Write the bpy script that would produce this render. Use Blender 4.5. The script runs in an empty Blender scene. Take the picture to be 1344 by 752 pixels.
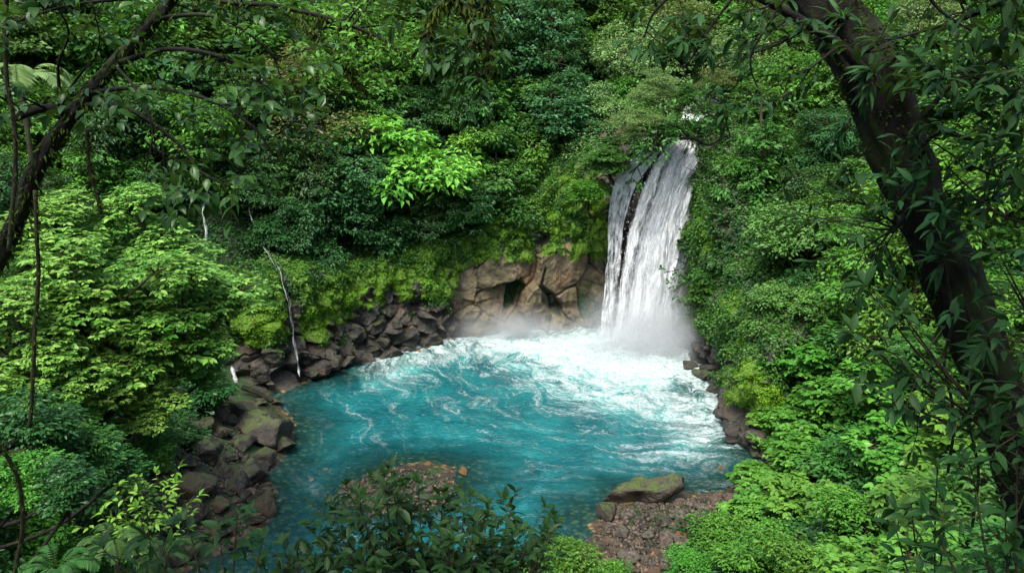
import bpy, math, random
import numpy as np

# ------------------------------------------------------------------ scene, camera
SC = bpy.context.scene
COL = SC.collection
rng = np.random.default_rng(7)
PITCH = math.radians(14.0)
SP, CP = math.sin(PITCH), math.cos(PITCH)
CAM = np.array([0.0, 0.0, 18.0])
FPX = 1000.0                                    # focal length in photo pixels (1344 wide)

def ray(px, py):
    u, v = (px - 672) / FPX, (376 - py) / FPX
    return np.array([u, CP + SP * v, -SP + CP * v])
def at(px, py, Y):                              # point on the sight line at world depth Y
    r = ray(px, py); return CAM + r * (Y / r[1])
def onz(px, py, z=0.0):
    r = ray(px, py); return CAM + r * ((z - 18.0) / r[2])
def proj(P):
    P = np.asarray(P, float) - CAM
    f = P[..., 1] * CP - P[..., 2] * SP
    up = P[..., 1] * SP + P[..., 2] * CP
    f = np.where(np.abs(f) < 1e-6, 1e-6, f)
    return 672 + FPX * P[..., 0] / f, 376 - FPX * up / f, f
def unit(v):
    v = np.asarray(v, float)
    return v / (np.linalg.norm(v, axis=-1, keepdims=True) + 1e-9)
def sstep(a, b, x):
    t = np.clip((x - a) / (b - a), 0, 1); return t * t * (3 - 2 * t)

# ------------------------------------------------------------------ noise (numpy)
def _hash(ix, iy, iz, seed):
    h = (ix.astype(np.int64) * 374761393 + iy.astype(np.int64) * 668265263 + iz.astype(np.int64) * 1274126177 + seed * 974711) & 0xffffffff
    h = ((h ^ (h >> 13)) * 1274126177) & 0xffffffff
    h = ((h ^ (h >> 16)) * 2246822519) & 0xffffffff
    return (h ^ (h >> 15)) & 0xffffffff
def h01(ix, iy, iz, seed):
    return _hash(ix, iy, iz, seed) / 4294967295.0
def vnoise(p, seed=0):
    p = np.asarray(p, float); i = np.floor(p).astype(np.int64); f = p - i
    f = f * f * f * (f * (f * 6 - 15) + 10)
    out = 0
    for dx in (0, 1):
        wx = f[:, 0] if dx else 1 - f[:, 0]
        for dy in (0, 1):
            wy = f[:, 1] if dy else 1 - f[:, 1]
            for dz in (0, 1):
                wz = f[:, 2] if dz else 1 - f[:, 2]
                out = out + wx * wy * wz * h01(i[:, 0] + dx, i[:, 1] + dy, i[:, 2] + dz, seed)
    return out * 2 - 1
def fbm(p, oct=4, seed=0, gain=.5):
    p = np.asarray(p, float); a, s, o = 1.0, 0.0, 0.0
    for k in range(oct):
        o = o + a * vnoise(p * 2.0 ** k + k * 17.3, seed + k); s += a; a *= gain
    return o / s
def voronoi(p, seed=0, full=False):
    p = np.asarray(p, float); i = np.floor(p).astype(np.int64)
    f1 = np.full(len(p), 9.0); f2 = np.full(len(p), 9.0); cid = np.zeros(len(p)); cc = np.zeros((len(p), 3))
    for dx in (-1, 0, 1):
        for dy in (-1, 0, 1):
            for dz in (-1, 0, 1):
                c = i + (dx, dy, dz)
                q = np.stack([c[:, k] + h01(c[:, 0], c[:, 1], c[:, 2], seed + 11 * k + 1) for k in range(3)], 1)
                d = np.linalg.norm(q - p, axis=1)
                m = d < f1
                f2 = np.where(m, f1, np.minimum(f2, d))
                cid = np.where(m, h01(c[:, 0], c[:, 1], c[:, 2], seed + 77), cid)
                cc = np.where(m[:, None], q, cc); f1 = np.where(m, d, f1)
    return (f1, f2, cid, cc) if full else (f1, f2, cid)

# ------------------------------------------------------------------ mesh helpers
def mesh(name, V, faces, mat=None, attrs=None, smooth=False):
    V = np.asarray(V, np.float32)
    if not isinstance(faces, (list, tuple)): faces = [faces]
    faces = [np.asarray(f, np.int32) for f in faces if len(f)]
    me = bpy.data.meshes.new(name)
    me.vertices.add(len(V)); me.vertices.foreach_set('co', V.ravel())
    loops = np.concatenate([f.ravel() for f in faces])
    tot = np.concatenate([np.full(len(f), f.shape[1], np.int32) for f in faces])
    st = np.concatenate([[0], np.cumsum(tot)[:-1]]).astype(np.int32)
    me.loops.add(len(loops)); me.loops.foreach_set('vertex_index', loops)
    me.polygons.add(len(tot)); me.polygons.foreach_set('loop_start', st)
    for k, a in (attrs or {}).items():
        at_ = me.attributes.new(k, 'FLOAT', 'POINT'); at_.data.foreach_set('value', np.asarray(a, np.float32))
    me.update(calc_edges=True)
    if smooth: me.polygons.foreach_set('use_smooth', np.ones(len(tot), bool))
    if mat: me.materials.append(mat)
    return me
def obj(name, me, parent=None):
    o = bpy.data.objects.new(name, me); COL.objects.link(o)
    if parent: o.parent = parent
    return o
def empty(name, loc=(0, 0, 0)):
    o = bpy.data.objects.new(name, None); o.location = loc; COL.objects.link(o); return o
def tag(o, label, cat, group=None, kind=None):
    o['label'] = label; o['category'] = cat
    if group: o['group'] = group
    if kind: o['kind'] = kind
    return o
def setting(o, kind='structure'):
    o['kind'] = kind; return o
def grid_faces(nu, nv):                          # vertices index = i * nv + j
    i, j = np.meshgrid(np.arange(nu - 1), np.arange(nv - 1), indexing='ij')
    a = (i * nv + j).ravel()
    return np.stack([a, a + nv, a + nv + 1, a + 1], 1)
class Parts:                                     # collects arrays into one mesh
    def __init__(s): s.V = []; s.F = {}; s.A = []; s.n = 0
    def add(s, V, faces, a=0.5):
        if not isinstance(faces, (list, tuple)): faces = [faces]
        V = np.asarray(V, float)
        for f in faces:
            f = np.asarray(f); s.F.setdefault(f.shape[1], []).append(f + s.n)
        s.V.append(V); s.A.append(np.full(len(V), a) if np.isscalar(a) else np.asarray(a)); s.n += len(V)
    def mesh(s, name, mat, smooth=False):
        return mesh(name, np.concatenate(s.V), [np.concatenate(f) for f in s.F.values()], mat, {'tint': np.concatenate(s.A)}, smooth)
def spline(pts, n):
    pts = np.asarray(pts, float)
    if len(pts) < 3:
        t = np.linspace(0, 1, n)[:, None]; return pts[0] * (1 - t) + pts[-1] * t
    P = np.vstack([2 * pts[0] - pts[1], pts, 2 * pts[-1] - pts[-2]])
    t = np.linspace(0, len(pts) - 1 - 1e-6, n); k = t.astype(int); f = (t - k)[:, None]
    a, b, c, d = P[k], P[k + 1], P[k + 2], P[k + 3]
    return .5 * ((2 * b) + (-a + c) * f + (2 * a - 5 * b + 4 * c - d) * f ** 2 + (-a + 3 * b - 3 * c + d) * f ** 3)
def tube(parts, line, rad, k=6, rough=0.0, seed=0, a=.5):
    line = np.asarray(line, float); n = len(line)
    rad = np.broadcast_to(np.asarray(rad, float), (n,)) if np.ndim(rad) < 2 else rad
    T = unit(np.gradient(line, axis=0))
    ref = np.array([0, 0, 1.0]) if abs(T[:, 2]).mean() < .8 else np.array([1.0, 0, 0])
    N = unit(np.cross(T, ref)); B = np.cross(T, N)
    ang = np.linspace(0, 2 * np.pi, k, endpoint=False)
    V = line[:, None] + (N[:, None] * np.cos(ang)[None, :, None] + B[:, None] * np.sin(ang)[None, :, None]) * rad[:, None, None]
    V = V.reshape(-1, 3)
    if rough:
        sc_ = 1.2 / rad.mean(); ax = np.repeat(np.r_[0, np.cumsum(np.linalg.norm(np.diff(line, axis=0), axis=1))], k); an = np.tile(ang, n)
        q_ = np.stack([np.cos(an) * 1.6, np.sin(an) * 1.6, ax * sc_ * .3], 1)
        d = fbm(q_, 3, seed) * rough + (.35 * rough * np.abs(fbm(q_ * np.array([3.2, 3.2, 1.6]), 4, seed + 9)) if k > 15 else 0)
        ctr = np.repeat(line, k, 0); V = ctr + (V - ctr) * (1 + d)[:, None]
    i, j = np.meshgrid(np.arange(n - 1), np.arange(k), indexing='ij'); i = i.ravel(); j = j.ravel(); j2 = (j + 1) % k
    q = np.stack([i * k + j, i * k + j2, (i + 1) * k + j2, (i + 1) * k + j], 1)
    V = np.vstack([V, line[0], line[-1]])
    jj = np.arange(k); c0 = n * k
    caps = np.vstack([np.stack([np.full(k, c0), (jj + 1) % k, jj], 1), np.stack([np.full(k, c0 + 1), (n - 1) * k + jj, (n - 1) * k + (jj + 1) % k], 1)])
    parts.add(V, [q, caps], a)

# ------------------------------------------------------------------ leaves
def leaf_arrays(pos, d, nrm, L, W, tint, detail=0, droop=.25, fold=.18):
    pos = np.asarray(pos, float); n = len(pos)
    d = unit(d); nrm = nrm - d * np.sum(nrm * d, 1, keepdims=True); nrm = unit(nrm); s = np.cross(d, nrm)
    L = np.broadcast_to(L, (n,))[:, None]; W = np.broadcast_to(W, (n,))[:, None]
    if detail == 0:
        V = np.stack([pos, pos + d * L * .5 + s * W * .5 + nrm * W * fold, pos + d * L - nrm * L * droop, pos + d * L * .5 - s * W * .5 + nrm * W * fold], 1).reshape(-1, 3)
        b = np.arange(n)[:, None] * 4
        F = [np.vstack([b + np.array([0, 1, 2]), b + np.array([0, 2, 3])])]
        return V, F, np.repeat(tint, 4)
    st = [(0.0, 0.05), (.22, .72), (.5, 1.0), (.78, .62), (1.0, 0.0)]
    rows = []
    for t, w in st[1:4]:
        c = pos + d * L * t - nrm * L * droop * t * t
        rows += [c + s * W * w * .5 + nrm * W * fold * w, c, c - s * W * w * .5 + nrm * W * fold * w]
    V = np.stack([pos] + rows + [pos + d * L - nrm * L * droop], 1).reshape(-1, 3)    # 11 verts
    b = np.arange(n)[:, None] * 11
    T = [[0, 1, 2], [0, 2, 3], [7, 10, 8], [8, 10, 9]]
    Q = [[1, 4, 5, 2], [2, 5, 6, 3], [4, 7, 8, 5], [5, 8, 9, 6]]
    return V, [np.vstack([b + np.array(t) for t in T]), np.vstack([b + np.array(q) for q in Q])], np.repeat(tint, 11)
def add_leaves(parts, *a, **k):
    V, F, t = leaf_arrays(*a, **k); parts.add(V, F, t)

# ------------------------------------------------------------------ materials
class NT:
    def __init__(s, name):
        s.m = bpy.data.materials.new(name); s.m.use_nodes = True; s.t = s.m.node_tree; s.t.nodes.clear()
        s.out = s.n('ShaderNodeOutputMaterial')
    def n(s, typ, ins=None, **props):
        nd = s.t.nodes.new(typ)
        for k, v in props.items(): setattr(nd, k, v)
        for k, v in (ins or {}).items(): s.set(nd, k, v)
        return nd
    def set(s, nd, k, v):
        sock = nd.inputs[k]
        if isinstance(v, bpy.types.NodeSocket): s.t.links.new(v, sock)
        elif isinstance(v, bpy.types.Node): s.t.links.new(v.outputs[0], sock)
        else: sock.default_value = v
    def math(s, op, a, b=0.0, c=None, clamp=False):
        ins = {0: a, 1: b}
        if c is not None: ins[2] = c
        return s.n('ShaderNodeMath', ins, operation=op, use_clamp=clamp).outputs[0]
    def mixc(s, f, a, b):
        nd = s.n('ShaderNodeMix', data_type='RGBA')
        s.set(nd, 0, f); s.set(nd, 6, a); s.set(nd, 7, b); return nd.outputs[2]
    def noise(s, vec, scale, detail=4, rough=.55, dist=0.0, out=0):
        return s.n('ShaderNodeTexNoise', {'Vector': vec, 'Scale': scale, 'Detail': detail, 'Roughness': rough, 'Distortion': dist}).outputs[out]
    def ramp(s, f, a, b, x=0.0, y=1.0):
        return s.n('ShaderNodeMapRange', {0: f, 1: a, 2: b, 3: x, 4: y}, interpolation_type='SMOOTHSTEP').outputs[0]
    def attr(s, name): return s.n('ShaderNodeAttribute', attribute_name=name).outputs['Fac']
    def pos(s): return s.n('ShaderNodeNewGeometry').outputs['Position']
    def objc(s): return s.n('ShaderNodeTexCoord').outputs['Object']
    def bump(s, h, strength=.5, dist=.05):
        return s.n('ShaderNodeBump', {'Height': h, 'Strength': strength, 'Distance': dist}).outputs[0]
    def surf(s, sh): s.t.links.new(sh.outputs[0] if isinstance(sh, bpy.types.Node) else sh, s.out.inputs['Surface']); return s.m
def rgb(r, g, b): return (r, g, b, 1.0)

def leaf_mat(name, dark, light, rough=.48, trans=.3, spec=.28, vary=.4, hue=.016):
    m = NT(name); t = m.attr('tint')
    r = m.n('ShaderNodeObjectInfo').outputs['Random']
    c = m.mixc(t, rgb(*dark), rgb(*light))
    big = m.noise(m.pos(), .55, 2)
    hs = m.n('ShaderNodeHueSaturation', {'Hue': m.math('ADD', m.math('MULTIPLY', m.math('SUBTRACT', r, .5), hue * 2), .5), 'Saturation': 1.0,
                                        'Value': m.math('ADD', 1 - vary / 2, m.math('ADD', m.math('MULTIPLY', r, vary * .6), m.math('MULTIPLY', big, vary * .4))), 'Color': c})
    p = m.n('ShaderNodeBsdfPrincipled', {'Base Color': hs.outputs[0], 'Roughness': rough, 'Specular IOR Level': spec})
    tr = m.n('ShaderNodeBsdfTranslucent', {'Color': m.mixc(.35, hs.outputs[0], rgb(.14, .24, .02))})
    return m.surf(m.n('ShaderNodeMixShader', {0: trans, 1: p, 2: tr}))

def bark_mat(name, dark, light, moss=(.03, .06, .008), mossy=.4):
    m = NT(name); P = m.objc()
    n1 = m.noise(P, 9, 6, .65); n2 = m.noise(P, 2.2, 4, .6)
    c = m.mixc(m.ramp(n1, .3, .7), rgb(*dark), rgb(*light))
    c = m.mixc(m.math('MULTIPLY', m.ramp(n2, .48, .62), mossy, clamp=True), c, rgb(*moss))
    p = m.n('ShaderNodeBsdfPrincipled', {'Base Color': c, 'Roughness': .85, 'Specular IOR Level': .25, 'Normal': m.bump(n1, .7, .03)})
    return m.surf(p)

M = {}
M['leaf_mid'] = leaf_mat('leaf_mid', (.020, .078, .016), (.072, .195, .030))
M['leaf_dark'] = leaf_mat('leaf_dark', (.012, .056, .014), (.038, .130, .030), rough=.38)
M['leaf_blue'] = leaf_mat('leaf_bluegreen', (.016, .078, .026), (.060, .185, .060), rough=.4)
M['leaf_bright'] = leaf_mat('leaf_bright', (0.061, 0.216, 0.020), (0.203, 0.419, 0.054), trans=.35)
M['leaf_pale'] = leaf_mat('leaf_pale', (0.074, 0.176, 0.054), (0.216, 0.338, 0.108), trans=.3)
M['leaf_olive'] = leaf_mat('leaf_olive', (0.061, 0.101, 0.024), (0.176, 0.203, 0.061))
M['leaf_shrub'] = leaf_mat('leaf_shrub', (.048, .165, .018), (.235, .42, .075), rough=.4, trans=.35)
M['leaf_herb'] = leaf_mat('leaf_herb', (.036, .135, .018), (.125, .315, .042), rough=.36, trans=.35)
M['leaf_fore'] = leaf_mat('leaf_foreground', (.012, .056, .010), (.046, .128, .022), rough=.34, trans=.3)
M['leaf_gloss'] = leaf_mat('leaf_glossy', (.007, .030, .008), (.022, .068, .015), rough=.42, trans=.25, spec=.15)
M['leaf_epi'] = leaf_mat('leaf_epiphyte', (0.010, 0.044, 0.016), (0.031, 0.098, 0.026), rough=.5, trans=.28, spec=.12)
M['moss'] = leaf_mat('moss_tufts', (.028, .095, .004), (.205, .44, .016), rough=.8, trans=.2, spec=.15, vary=.5)
M['under'] = leaf_mat('undergrowth_leaf', (.006, .034, .008), (.030, .115, .020), vary=.5)  # shade put into the green: darkened to deepen gaps between crowns
M['ivy'] = leaf_mat('ivy_leaf', (0.011, 0.061, 0.019), (0.068, 0.203, 0.027), vary=.5)
M['bark'] = bark_mat('bark_brown', (.018, .012, .008), (.075, .055, .038), mossy=.6)
M['bark_pale'] = bark_mat('bark_pale', (.05, .04, .03), (.20, .17, .13), mossy=.35)
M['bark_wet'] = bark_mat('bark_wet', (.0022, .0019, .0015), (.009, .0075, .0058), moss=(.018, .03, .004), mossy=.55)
M['vine'] = bark_mat('vine_bark', (.012, .009, .006), (.045, .035, .022), mossy=.4)

def rock_mat(name, c1, c2, c3, moss=.5, rough=.42):
    m = NT(name); P = m.objc(); g = m.n('ShaderNodeNewGeometry'); r = m.n('ShaderNodeObjectInfo').outputs['Random']
    off = m.n('ShaderNodeVectorMath', {0: P, 1: m.n('ShaderNodeCombineXYZ', {0: m.math('MULTIPLY', r, 40), 1: r, 2: r})}, operation='ADD').outputs[0]
    n1 = m.noise(off, 2.5, 6, .6); n2 = m.noise(off, 12, 5, .65); n3 = m.noise(off, 1.3, 3)
    c = m.mixc(m.ramp(n1, .35, .65), rgb(*c1), rgb(*c2))
    c = m.mixc(m.math('MULTIPLY', m.ramp(r, .55, 1.0), m.ramp(n3, .3, .6)), c, rgb(*c3))
    c = m.mixc(m.math('MULTIPLY', m.ramp(n2, .55, .75), .5), c, rgb(*[x * .45 for x in c1]))
    nz = m.n('ShaderNodeSeparateXYZ', {0: g.outputs['Normal']}).outputs[2]
    mk = m.math('MULTIPLY', m.ramp(m.math('ADD', nz, m.math('ADD', m.math('MULTIPLY', m.math('SUBTRACT', n1, .5), 2.2), m.math('MULTIPLY', m.math('SUBTRACT', n2, .5), 1.6))), .62, 1.15), m.ramp(m.math('ADD', n3, m.math('MULTIPLY', r, .3)), .62 - moss * .3, .78 - moss * .3))
    mk = m.math('MULTIPLY', mk, min(1, moss * 1.6), clamp=True)
    c = m.mixc(mk, c, m.mixc(n2, rgb(.014, .032, .005), rgb(.065, .105, .012)))
    ro = m.math('ADD', rough, m.math('MULTIPLY', mk, .4)); ro = m.math('ADD', ro, m.math('MULTIPLY', n2, .2))
    h = m.math('ADD', m.math('MULTIPLY', n2, .5), n1)
    return m.surf(m.n('ShaderNodeBsdfPrincipled', {'Base Color': c, 'Roughness': ro, 'Specular IOR Level': .6, 'Normal': m.bump(m.math('ADD', h, m.math('MULTIPLY', m.noise(off, 5, 6, .75), .8)), 1.0, .16)}))
M['rock_brown'] = rock_mat('rock_wet_brown', (.015, .0125, .008), (.058, .047, .030), (.075, .052, .03), moss=.6, rough=.25)
M['rock_moss'] = rock_mat('rock_mossy', (.010, .009, .006), (.036, .030, .019), (.045, .032, .019), moss=.8, rough=.4)
M['rock_dark'] = rock_mat('rock_dark', (.011, .0105, .0075), (.044, .040, .030), (.055, .044, .028), moss=.45, rough=.28)
M['cobble'] = rock_mat('rock_cobble', (.045, .040, .033), (.175, .150, .115), (.15, .085, .05), moss=.1, rough=.28)
M['rock_orange'] = rock_mat('rock_orange', (.10, .05, .018), (.24, .125, .035), (.28, .13, .04), moss=.0, rough=.4)
M['moss_dark'] = leaf_mat('moss_fringe', (.015, .03, .004), (.06, .10, .012), rough=.8, trans=.2, spec=.1)
M['leaf_layer'] = leaf_mat('leaf_layered', (0.041, 0.176, 0.016), (0.121, 0.338, 0.034), trans=.35)
EXPOSURE = 1.28
SKIP_PLANTS = [46,56,72,73,74,75,76,77,78,111,112,113,114,115,116,117,118,119,120,130,164,165,167,168,169,170,183,184,189,193,194,198,201,204,219]
SKIP_STONES = [24,32,47,53,68,69,70,71,72,75,78,79,82,87,94,122,130,139,140,143,158,161,162,164,167,170,173,175,177,178,179,180,182,183,184,185,188,189,190,191,193,194,195,196,197,199,203,204,205,207,209,212,214,215,216,217,220,226,227,228,230,231,233,234,235,237,240,241,242,243,249,250,253,254,255,256,257,258,259,260,261,263,264,265,266,268,271,273,275,278,280,281,283,284,294,297,300,302,306,308,313,314,315,316,322,324]
# ------------------------------------------------------------------ terrain: a gorge round the pool
DK = np.array([0, 1.5, 3, 6, 12, 25, 60, 150.0])
PROF = dict(
    FAR=[0, 4.2, 6.8, 12, 21.5, 36, 62, 80, 1], FALL=[0, 11, 14.6, 15.2, 16.6, 24, 52, 75, 1],
    RW=[0, 3.6, 6.4, 11.2, 19.5, 33, 56, 75, 1], RN=[0, .7, 1.8, 5, 11.5, 22, 45, 65, 0],
    LB=[0, .5, 1.0, 2.4, 7.5, 17, 34, 55, 0], BAR=[0, .25, .5, .9, 4.5, 14, 34, 55, 0], NEAR=[0, 1.2, 2.6, 5.2, 12.3, 17.0, 24, 32, 0])
SH = []
for px, py, t in [(300, 715, 'LB'), (345, 690, 'LB'), (362, 655, 'LB'), (352, 622, 'LB'), (378, 590, 'LB'), (385, 562, 'LB'), (372, 538, 'LB'),
                  (357, 519, 'LB'), (395, 503, 'FAR'), (440, 489, 'FAR'), (475, 475, 'FAR'), (515, 465, 'FAR'), (560, 454, 'FAR'), (620, 440, 'FAR'),
                  (690, 433, 'FAR'), (750, 430, 'FAR'), (800, 430, 'FALL'), (850, 438, 'FALL'), (890, 452, 'FALL'), (915, 478, 'RW'), (938, 500, 'RW'),
                  (950, 530, 'RW'), (962, 565, 'RW'), (985, 592, 'RW'), (1005, 606, 'RN'), (990, 628, 'BAR'), (950, 642, 'BAR'), (890, 647, 'BAR'),
                  (800, 656, 'BAR'), (776, 690, 'BAR'), (766, 740, 'BAR')]:
    p = onz(px, py); SH.append((p[0], p[1], t))
SH += [(3.0, 21.5, 'BAR'), (1.0, 18.5, 'NEAR'), (-4, 16.3, 'NEAR'), (-9, 17, 'NEAR'), (-12.3, 20.5, 'NEAR'), (-13.3, 24.5, 'LB')]
SHP = np.array([(a, b) for a, b, _ in SH])
SHQ = np.array([PROF[t] for _, _, t in SH], float)
SEG_A = SHP; SEG_B = np.roll(SHP, -1, 0); QB = np.roll(SHQ, -1, 0)
def shore_sd(x, y):
    """signed distance to the shore line, positive on land, and the blended bank profile"""
    x = np.asarray(x, float).ravel(); y = np.asarray(y, float).ravel(); P = np.stack([x, y], 1)
    inside = np.zeros(len(P), bool); dmin = np.full(len(P), 1e9); num = np.zeros((len(P), 9)); den = np.zeros(len(P))
    for a, b, qa, qb in zip(SEG_A, SEG_B, SHQ, QB):
        cond = (a[1] > P[:, 1]) != (b[1] > P[:, 1])
        xs = a[0] + (P[:, 1] - a[1]) / (b[1] - a[1] + 1e-12) * (b[0] - a[0])
        inside ^= cond & (P[:, 0] < xs)
        ab = b - a; L = np.linalg.norm(ab); t = np.clip(((P - a) @ ab) / (L * L), 0, 1)
        d = np.linalg.norm(P - (a + t[:, None] * ab), axis=1); dmin = np.minimum(dmin, d)
        w = L / (d * d + .3) ** 2.2
        num += w[:, None] * (qa + (qb - qa) * t[:, None]); den += w
    return np.where(inside, -dmin, dmin), num / den[:, None]
IS1 = onz(515, 655); IS2 = onz(548, 618)
def height(x, y):
    x = np.asarray(x, float).ravel(); y = np.asarray(y, float).ravel()
    sd, q = shore_sd(x, y)
    d = np.maximum(sd - .9 * q[:, 8], 0)
    k = np.clip(np.searchsorted(DK, d, 'right') - 1, 0, 6)
    f = np.clip((d - DK[k]) / (DK[k + 1] - DK[k]), 0, 1); r = np.arange(len(d))
    h = q[r, k] * (1 - f) + q[r, k + 1] * f
    p3 = np.stack([x, y, np.zeros_like(x)], 1)
    n = fbm(p3 * .16, 4, 3) * np.clip(sd * .22, 0, 2.2) + fbm(p3 * .9, 3, 9) * np.clip(sd * .1, 0, .25)
    bed = -np.clip(-sd * .15, 0, .6) - np.clip((-sd - 3) * .3, 0, 1.3) - .05 + fbm(p3 * 1.1, 3, 5) * .12
    isl = .62 * np.exp(-(((x - IS1[0]) / 3.2) ** 2 + ((y - IS1[1]) / 1.9) ** 2)) + .5 * np.exp(-(((x - IS2[0]) / 3.6) ** 2 + ((y - IS2[1]) / 2.3) ** 2))
    bed = np.maximum(bed, -.55 + isl * 1.25 + fbm(p3 * 1.7, 3, 6) * .08) * (isl > .03) + bed * (isl <= .03)
    far = sstep(9, 14, np.hypot(x, y))                       # a level ledge under the viewpoint
    bank = (9.0 * np.exp(-((x + 17.5) / 5.2) ** 2 - ((y - 18.5) / 6.5) ** 2) + 5 * np.exp(-((x + 23) / 6) ** 2 - ((y - 28) / 8) ** 2)) * sstep(.3, 3.5, sd)   # steep knoll on the left
    out = np.where(sd > 0, h + n * far + bank + .02, bed)
    return out
def ground(x, y): return float(height([x], [y])[0])
def hit(px, py, tmin=3.0, tmax=140.0):
    """where the sight line meets the terrain or the water"""
    r = ray(px, py); t = np.arange(tmin, tmax, .2)
    P = CAM + r * t[:, None]
    i = np.argmax(P[:, 2] < np.maximum(height(P[:, 0], P[:, 1]), 0))
    return P[i] if P[i, 2] < 40 and i > 0 else P[-1]

def axis(lo, hi, step, far):
    a = list(np.arange(lo, hi + .01, step)); s = step
    while a[-1] < far: s *= 1.35; a.append(a[-1] + s)
    s = step
    while a[0] > -far: s *= 1.35; a.insert(0, a[0] - s)
    return np.array(a)
gx, gy = axis(-45, 45, .45, 3000), axis(-8, 90, .45, 3000)
GX, GY = np.meshgrid(gx, gy, indexing='ij')
GZ = height(GX, GY)
m = NT('forest_floor'); P = m.pos()
n1 = m.noise(P, 1.2, 6, .6); n2 = m.noise(P, 7, 5, .7)
vor = m.n('ShaderNodeTexVoronoi', {'Vector': P, 'Scale': 3.2})
soil = m.mixc(m.ramp(n2, .3, .7), rgb(.008, .008, .004), rgb(.03, .024, .012))
soil = m.mixc(m.ramp(n1, .4, .55), soil, rgb(.012, .036, .007))
bedc = m.mixc(m.ramp(vor.outputs['Color'], .2, .8), rgb(.05, .034, .018), rgb(.21, .125, .045))
bedc = m.mixc(m.ramp(vor.outputs['Distance'], .25, .6), bedc, rgb(.03, .022, .014))
z = m.n('ShaderNodeSeparateXYZ', {0: P}).outputs[2]
c = m.mixc(m.ramp(z, -.02, .22), bedc, soil)
M['ground'] = m.surf(m.n('ShaderNodeBsdfPrincipled', {'Base Color': c, 'Roughness': m.ramp(z, .3, 1.2, .5, .9), 'Normal': m.bump(m.math('ADD', n2, vor.outputs['Distance']), .8, .08)}))
setting(obj('ground', mesh('ground', np.stack([GX.ravel(), GY.ravel(), GZ], 1), grid_faces(len(gx), len(gy)), M['ground'], smooth=True)))

# ------------------------------------------------------------------ cliff: rock wall standing at the far and right shore
CL = [(150, 500, 5, 1), (230, 506, 5.5, 1), (300, 511, 6.2, 1), (352, 517, 6.6, 1), (395, 503, 6.8, .9), (440, 489, 6.6, 1.2), (475, 475, 6.0, 1.5), (515, 465, 6.4, 1.6),
      (560, 454, 7.0, 1.4), (620, 440, 7.6, 1.1), (690, 433, 9.5, 1.0), (750, 430, 12.5, 1.6), (800, 430, 15.0, 1.9), (850, 438, 15.3, 1.9), (890, 452, 15.0, 1.6),
      (915, 478, 12.5, .8), (938, 500, 8.6, .7), (950, 530, 7.2, .9), (962, 565, 6.2, 1.0), (985, 592, 5.0, 1.2), (1015, 600, 4.0, 1.5), (1050, 600, 3.5, 1.5)]
cw = np.array([np.r_[onz(a, b)[:2], c, d] for a, b, c, d in CL])
seg = np.r_[0, np.cumsum(np.linalg.norm(np.diff(cw[:, :2], axis=0), axis=1))]
NU, NV = 1000, 170
tt = np.linspace(0, seg[-1], NU)
dense = spline(cw, 4000); dl = np.r_[0, np.cumsum(np.linalg.norm(np.diff(dense[:, :2], axis=0), axis=1))]
line = np.stack([np.interp(tt, dl * seg[-1] / dl[-1], dense[:, k]) for k in range(4)], 1)
tan = unit(np.gradient(line[:, :2], axis=0))
for _ in range(40): tan = unit(np.vstack([tan[:1], (tan[:-2] + tan[1:-1] * 2 + tan[2:]), tan[-1:]]))
outn = np.stack([-tan[:, 1], tan[:, 0]], 1)                  # walking clockwise: land is on the left hand
s = np.linspace(0, 1, NV)
S = np.broadcast_to(s, (NU, NV))
zt = line[:, 2:3]
Z = -.7 + (zt + .7) * np.minimum(S / .86, 1) + np.clip(S - .86, 0, 1) * 7
off = line[:, 3:4] * np.clip(Z / zt, 0, 1) ** 1.3 + np.clip(S - .86, 0, 1) * 17
V = np.stack([line[:, 0:1] + outn[:, 0:1] * off, line[:, 1:2] + outn[:, 1:2] * off, Z], 2).reshape(-1, 3)
px0, py0, _ = proj(V)
def region(cx, cy, rx, ry, soft=.35, wob=.35, seed=1):
    r = np.sqrt(((px0 - cx) / rx) ** 2 + ((py0 - cy) / ry) ** 2) + wob * fbm(V * .9, 4, seed)
    return 1 - sstep(1 - soft, 1 + soft, r)
brown = np.maximum.reduce([region(655, 395, 62, 58, .15, .2), region(738, 375, 55, 55, .15, .2, 2)])
mossm = np.maximum.reduce([region(345, 375, 60, 75, seed=3), region(415, 378, 52, 68, seed=4), region(490, 370, 52, 36, seed=5), region(560, 345, 95, 52, seed=6),
                           region(660, 312, 90, 42, seed=7), region(765, 300, 34, 80, .3, .35, 8), region(715, 262, 60, 45, .3, .3, 12), region(925, 290, 18, 60, .3, .3, 9), region(975, 430, 18, 45, seed=10), region(1000, 510, 38, 45, seed=11)])
mossm *= 1 - .93 * brown * sstep(325, 345, py0 + 14 * fbm(V * 1.2, 3, 21))
GUL = spline([(322, 255), (345, 318), (362, 343), (372, 368), (379, 400), (386, 440), (397, 499)], 60)
gd = np.full(len(px0), 1e9)
for g_ in GUL: gd = np.minimum(gd, np.hypot(px0 - g_[0], (py0 - g_[1]) * .6))
gul = 1 - sstep(4, 11, gd + 4 * fbm(V * 1.5, 3, 23)); mossm *= 1 - gul
mossm *= 1 - .85 * sstep(.16, .34, fbm(V * np.array([1.0, 1.0, .45]), 4, 24))
mossm *= sstep(.6, 1.6, Z.ravel() + fbm(V * .8, 3, 22))
dbl = np.clip(1 - brown - mossm, 0, 1)
q1 = V * np.array([.8, .8, 1.0]) + .22 * fbm(V * .8, 3, 31)[:, None]; f1, f2, cid, c1 = voronoi(q1, 3, True)
def tilt(q, c, cid, a):
    t = np.stack([np.sin(cid * 91.7), np.sin(cid * 57.3 + 1), np.sin(cid * 131.1 + 2)], 1); return a * np.sum((q - c) * t, 1)
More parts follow.
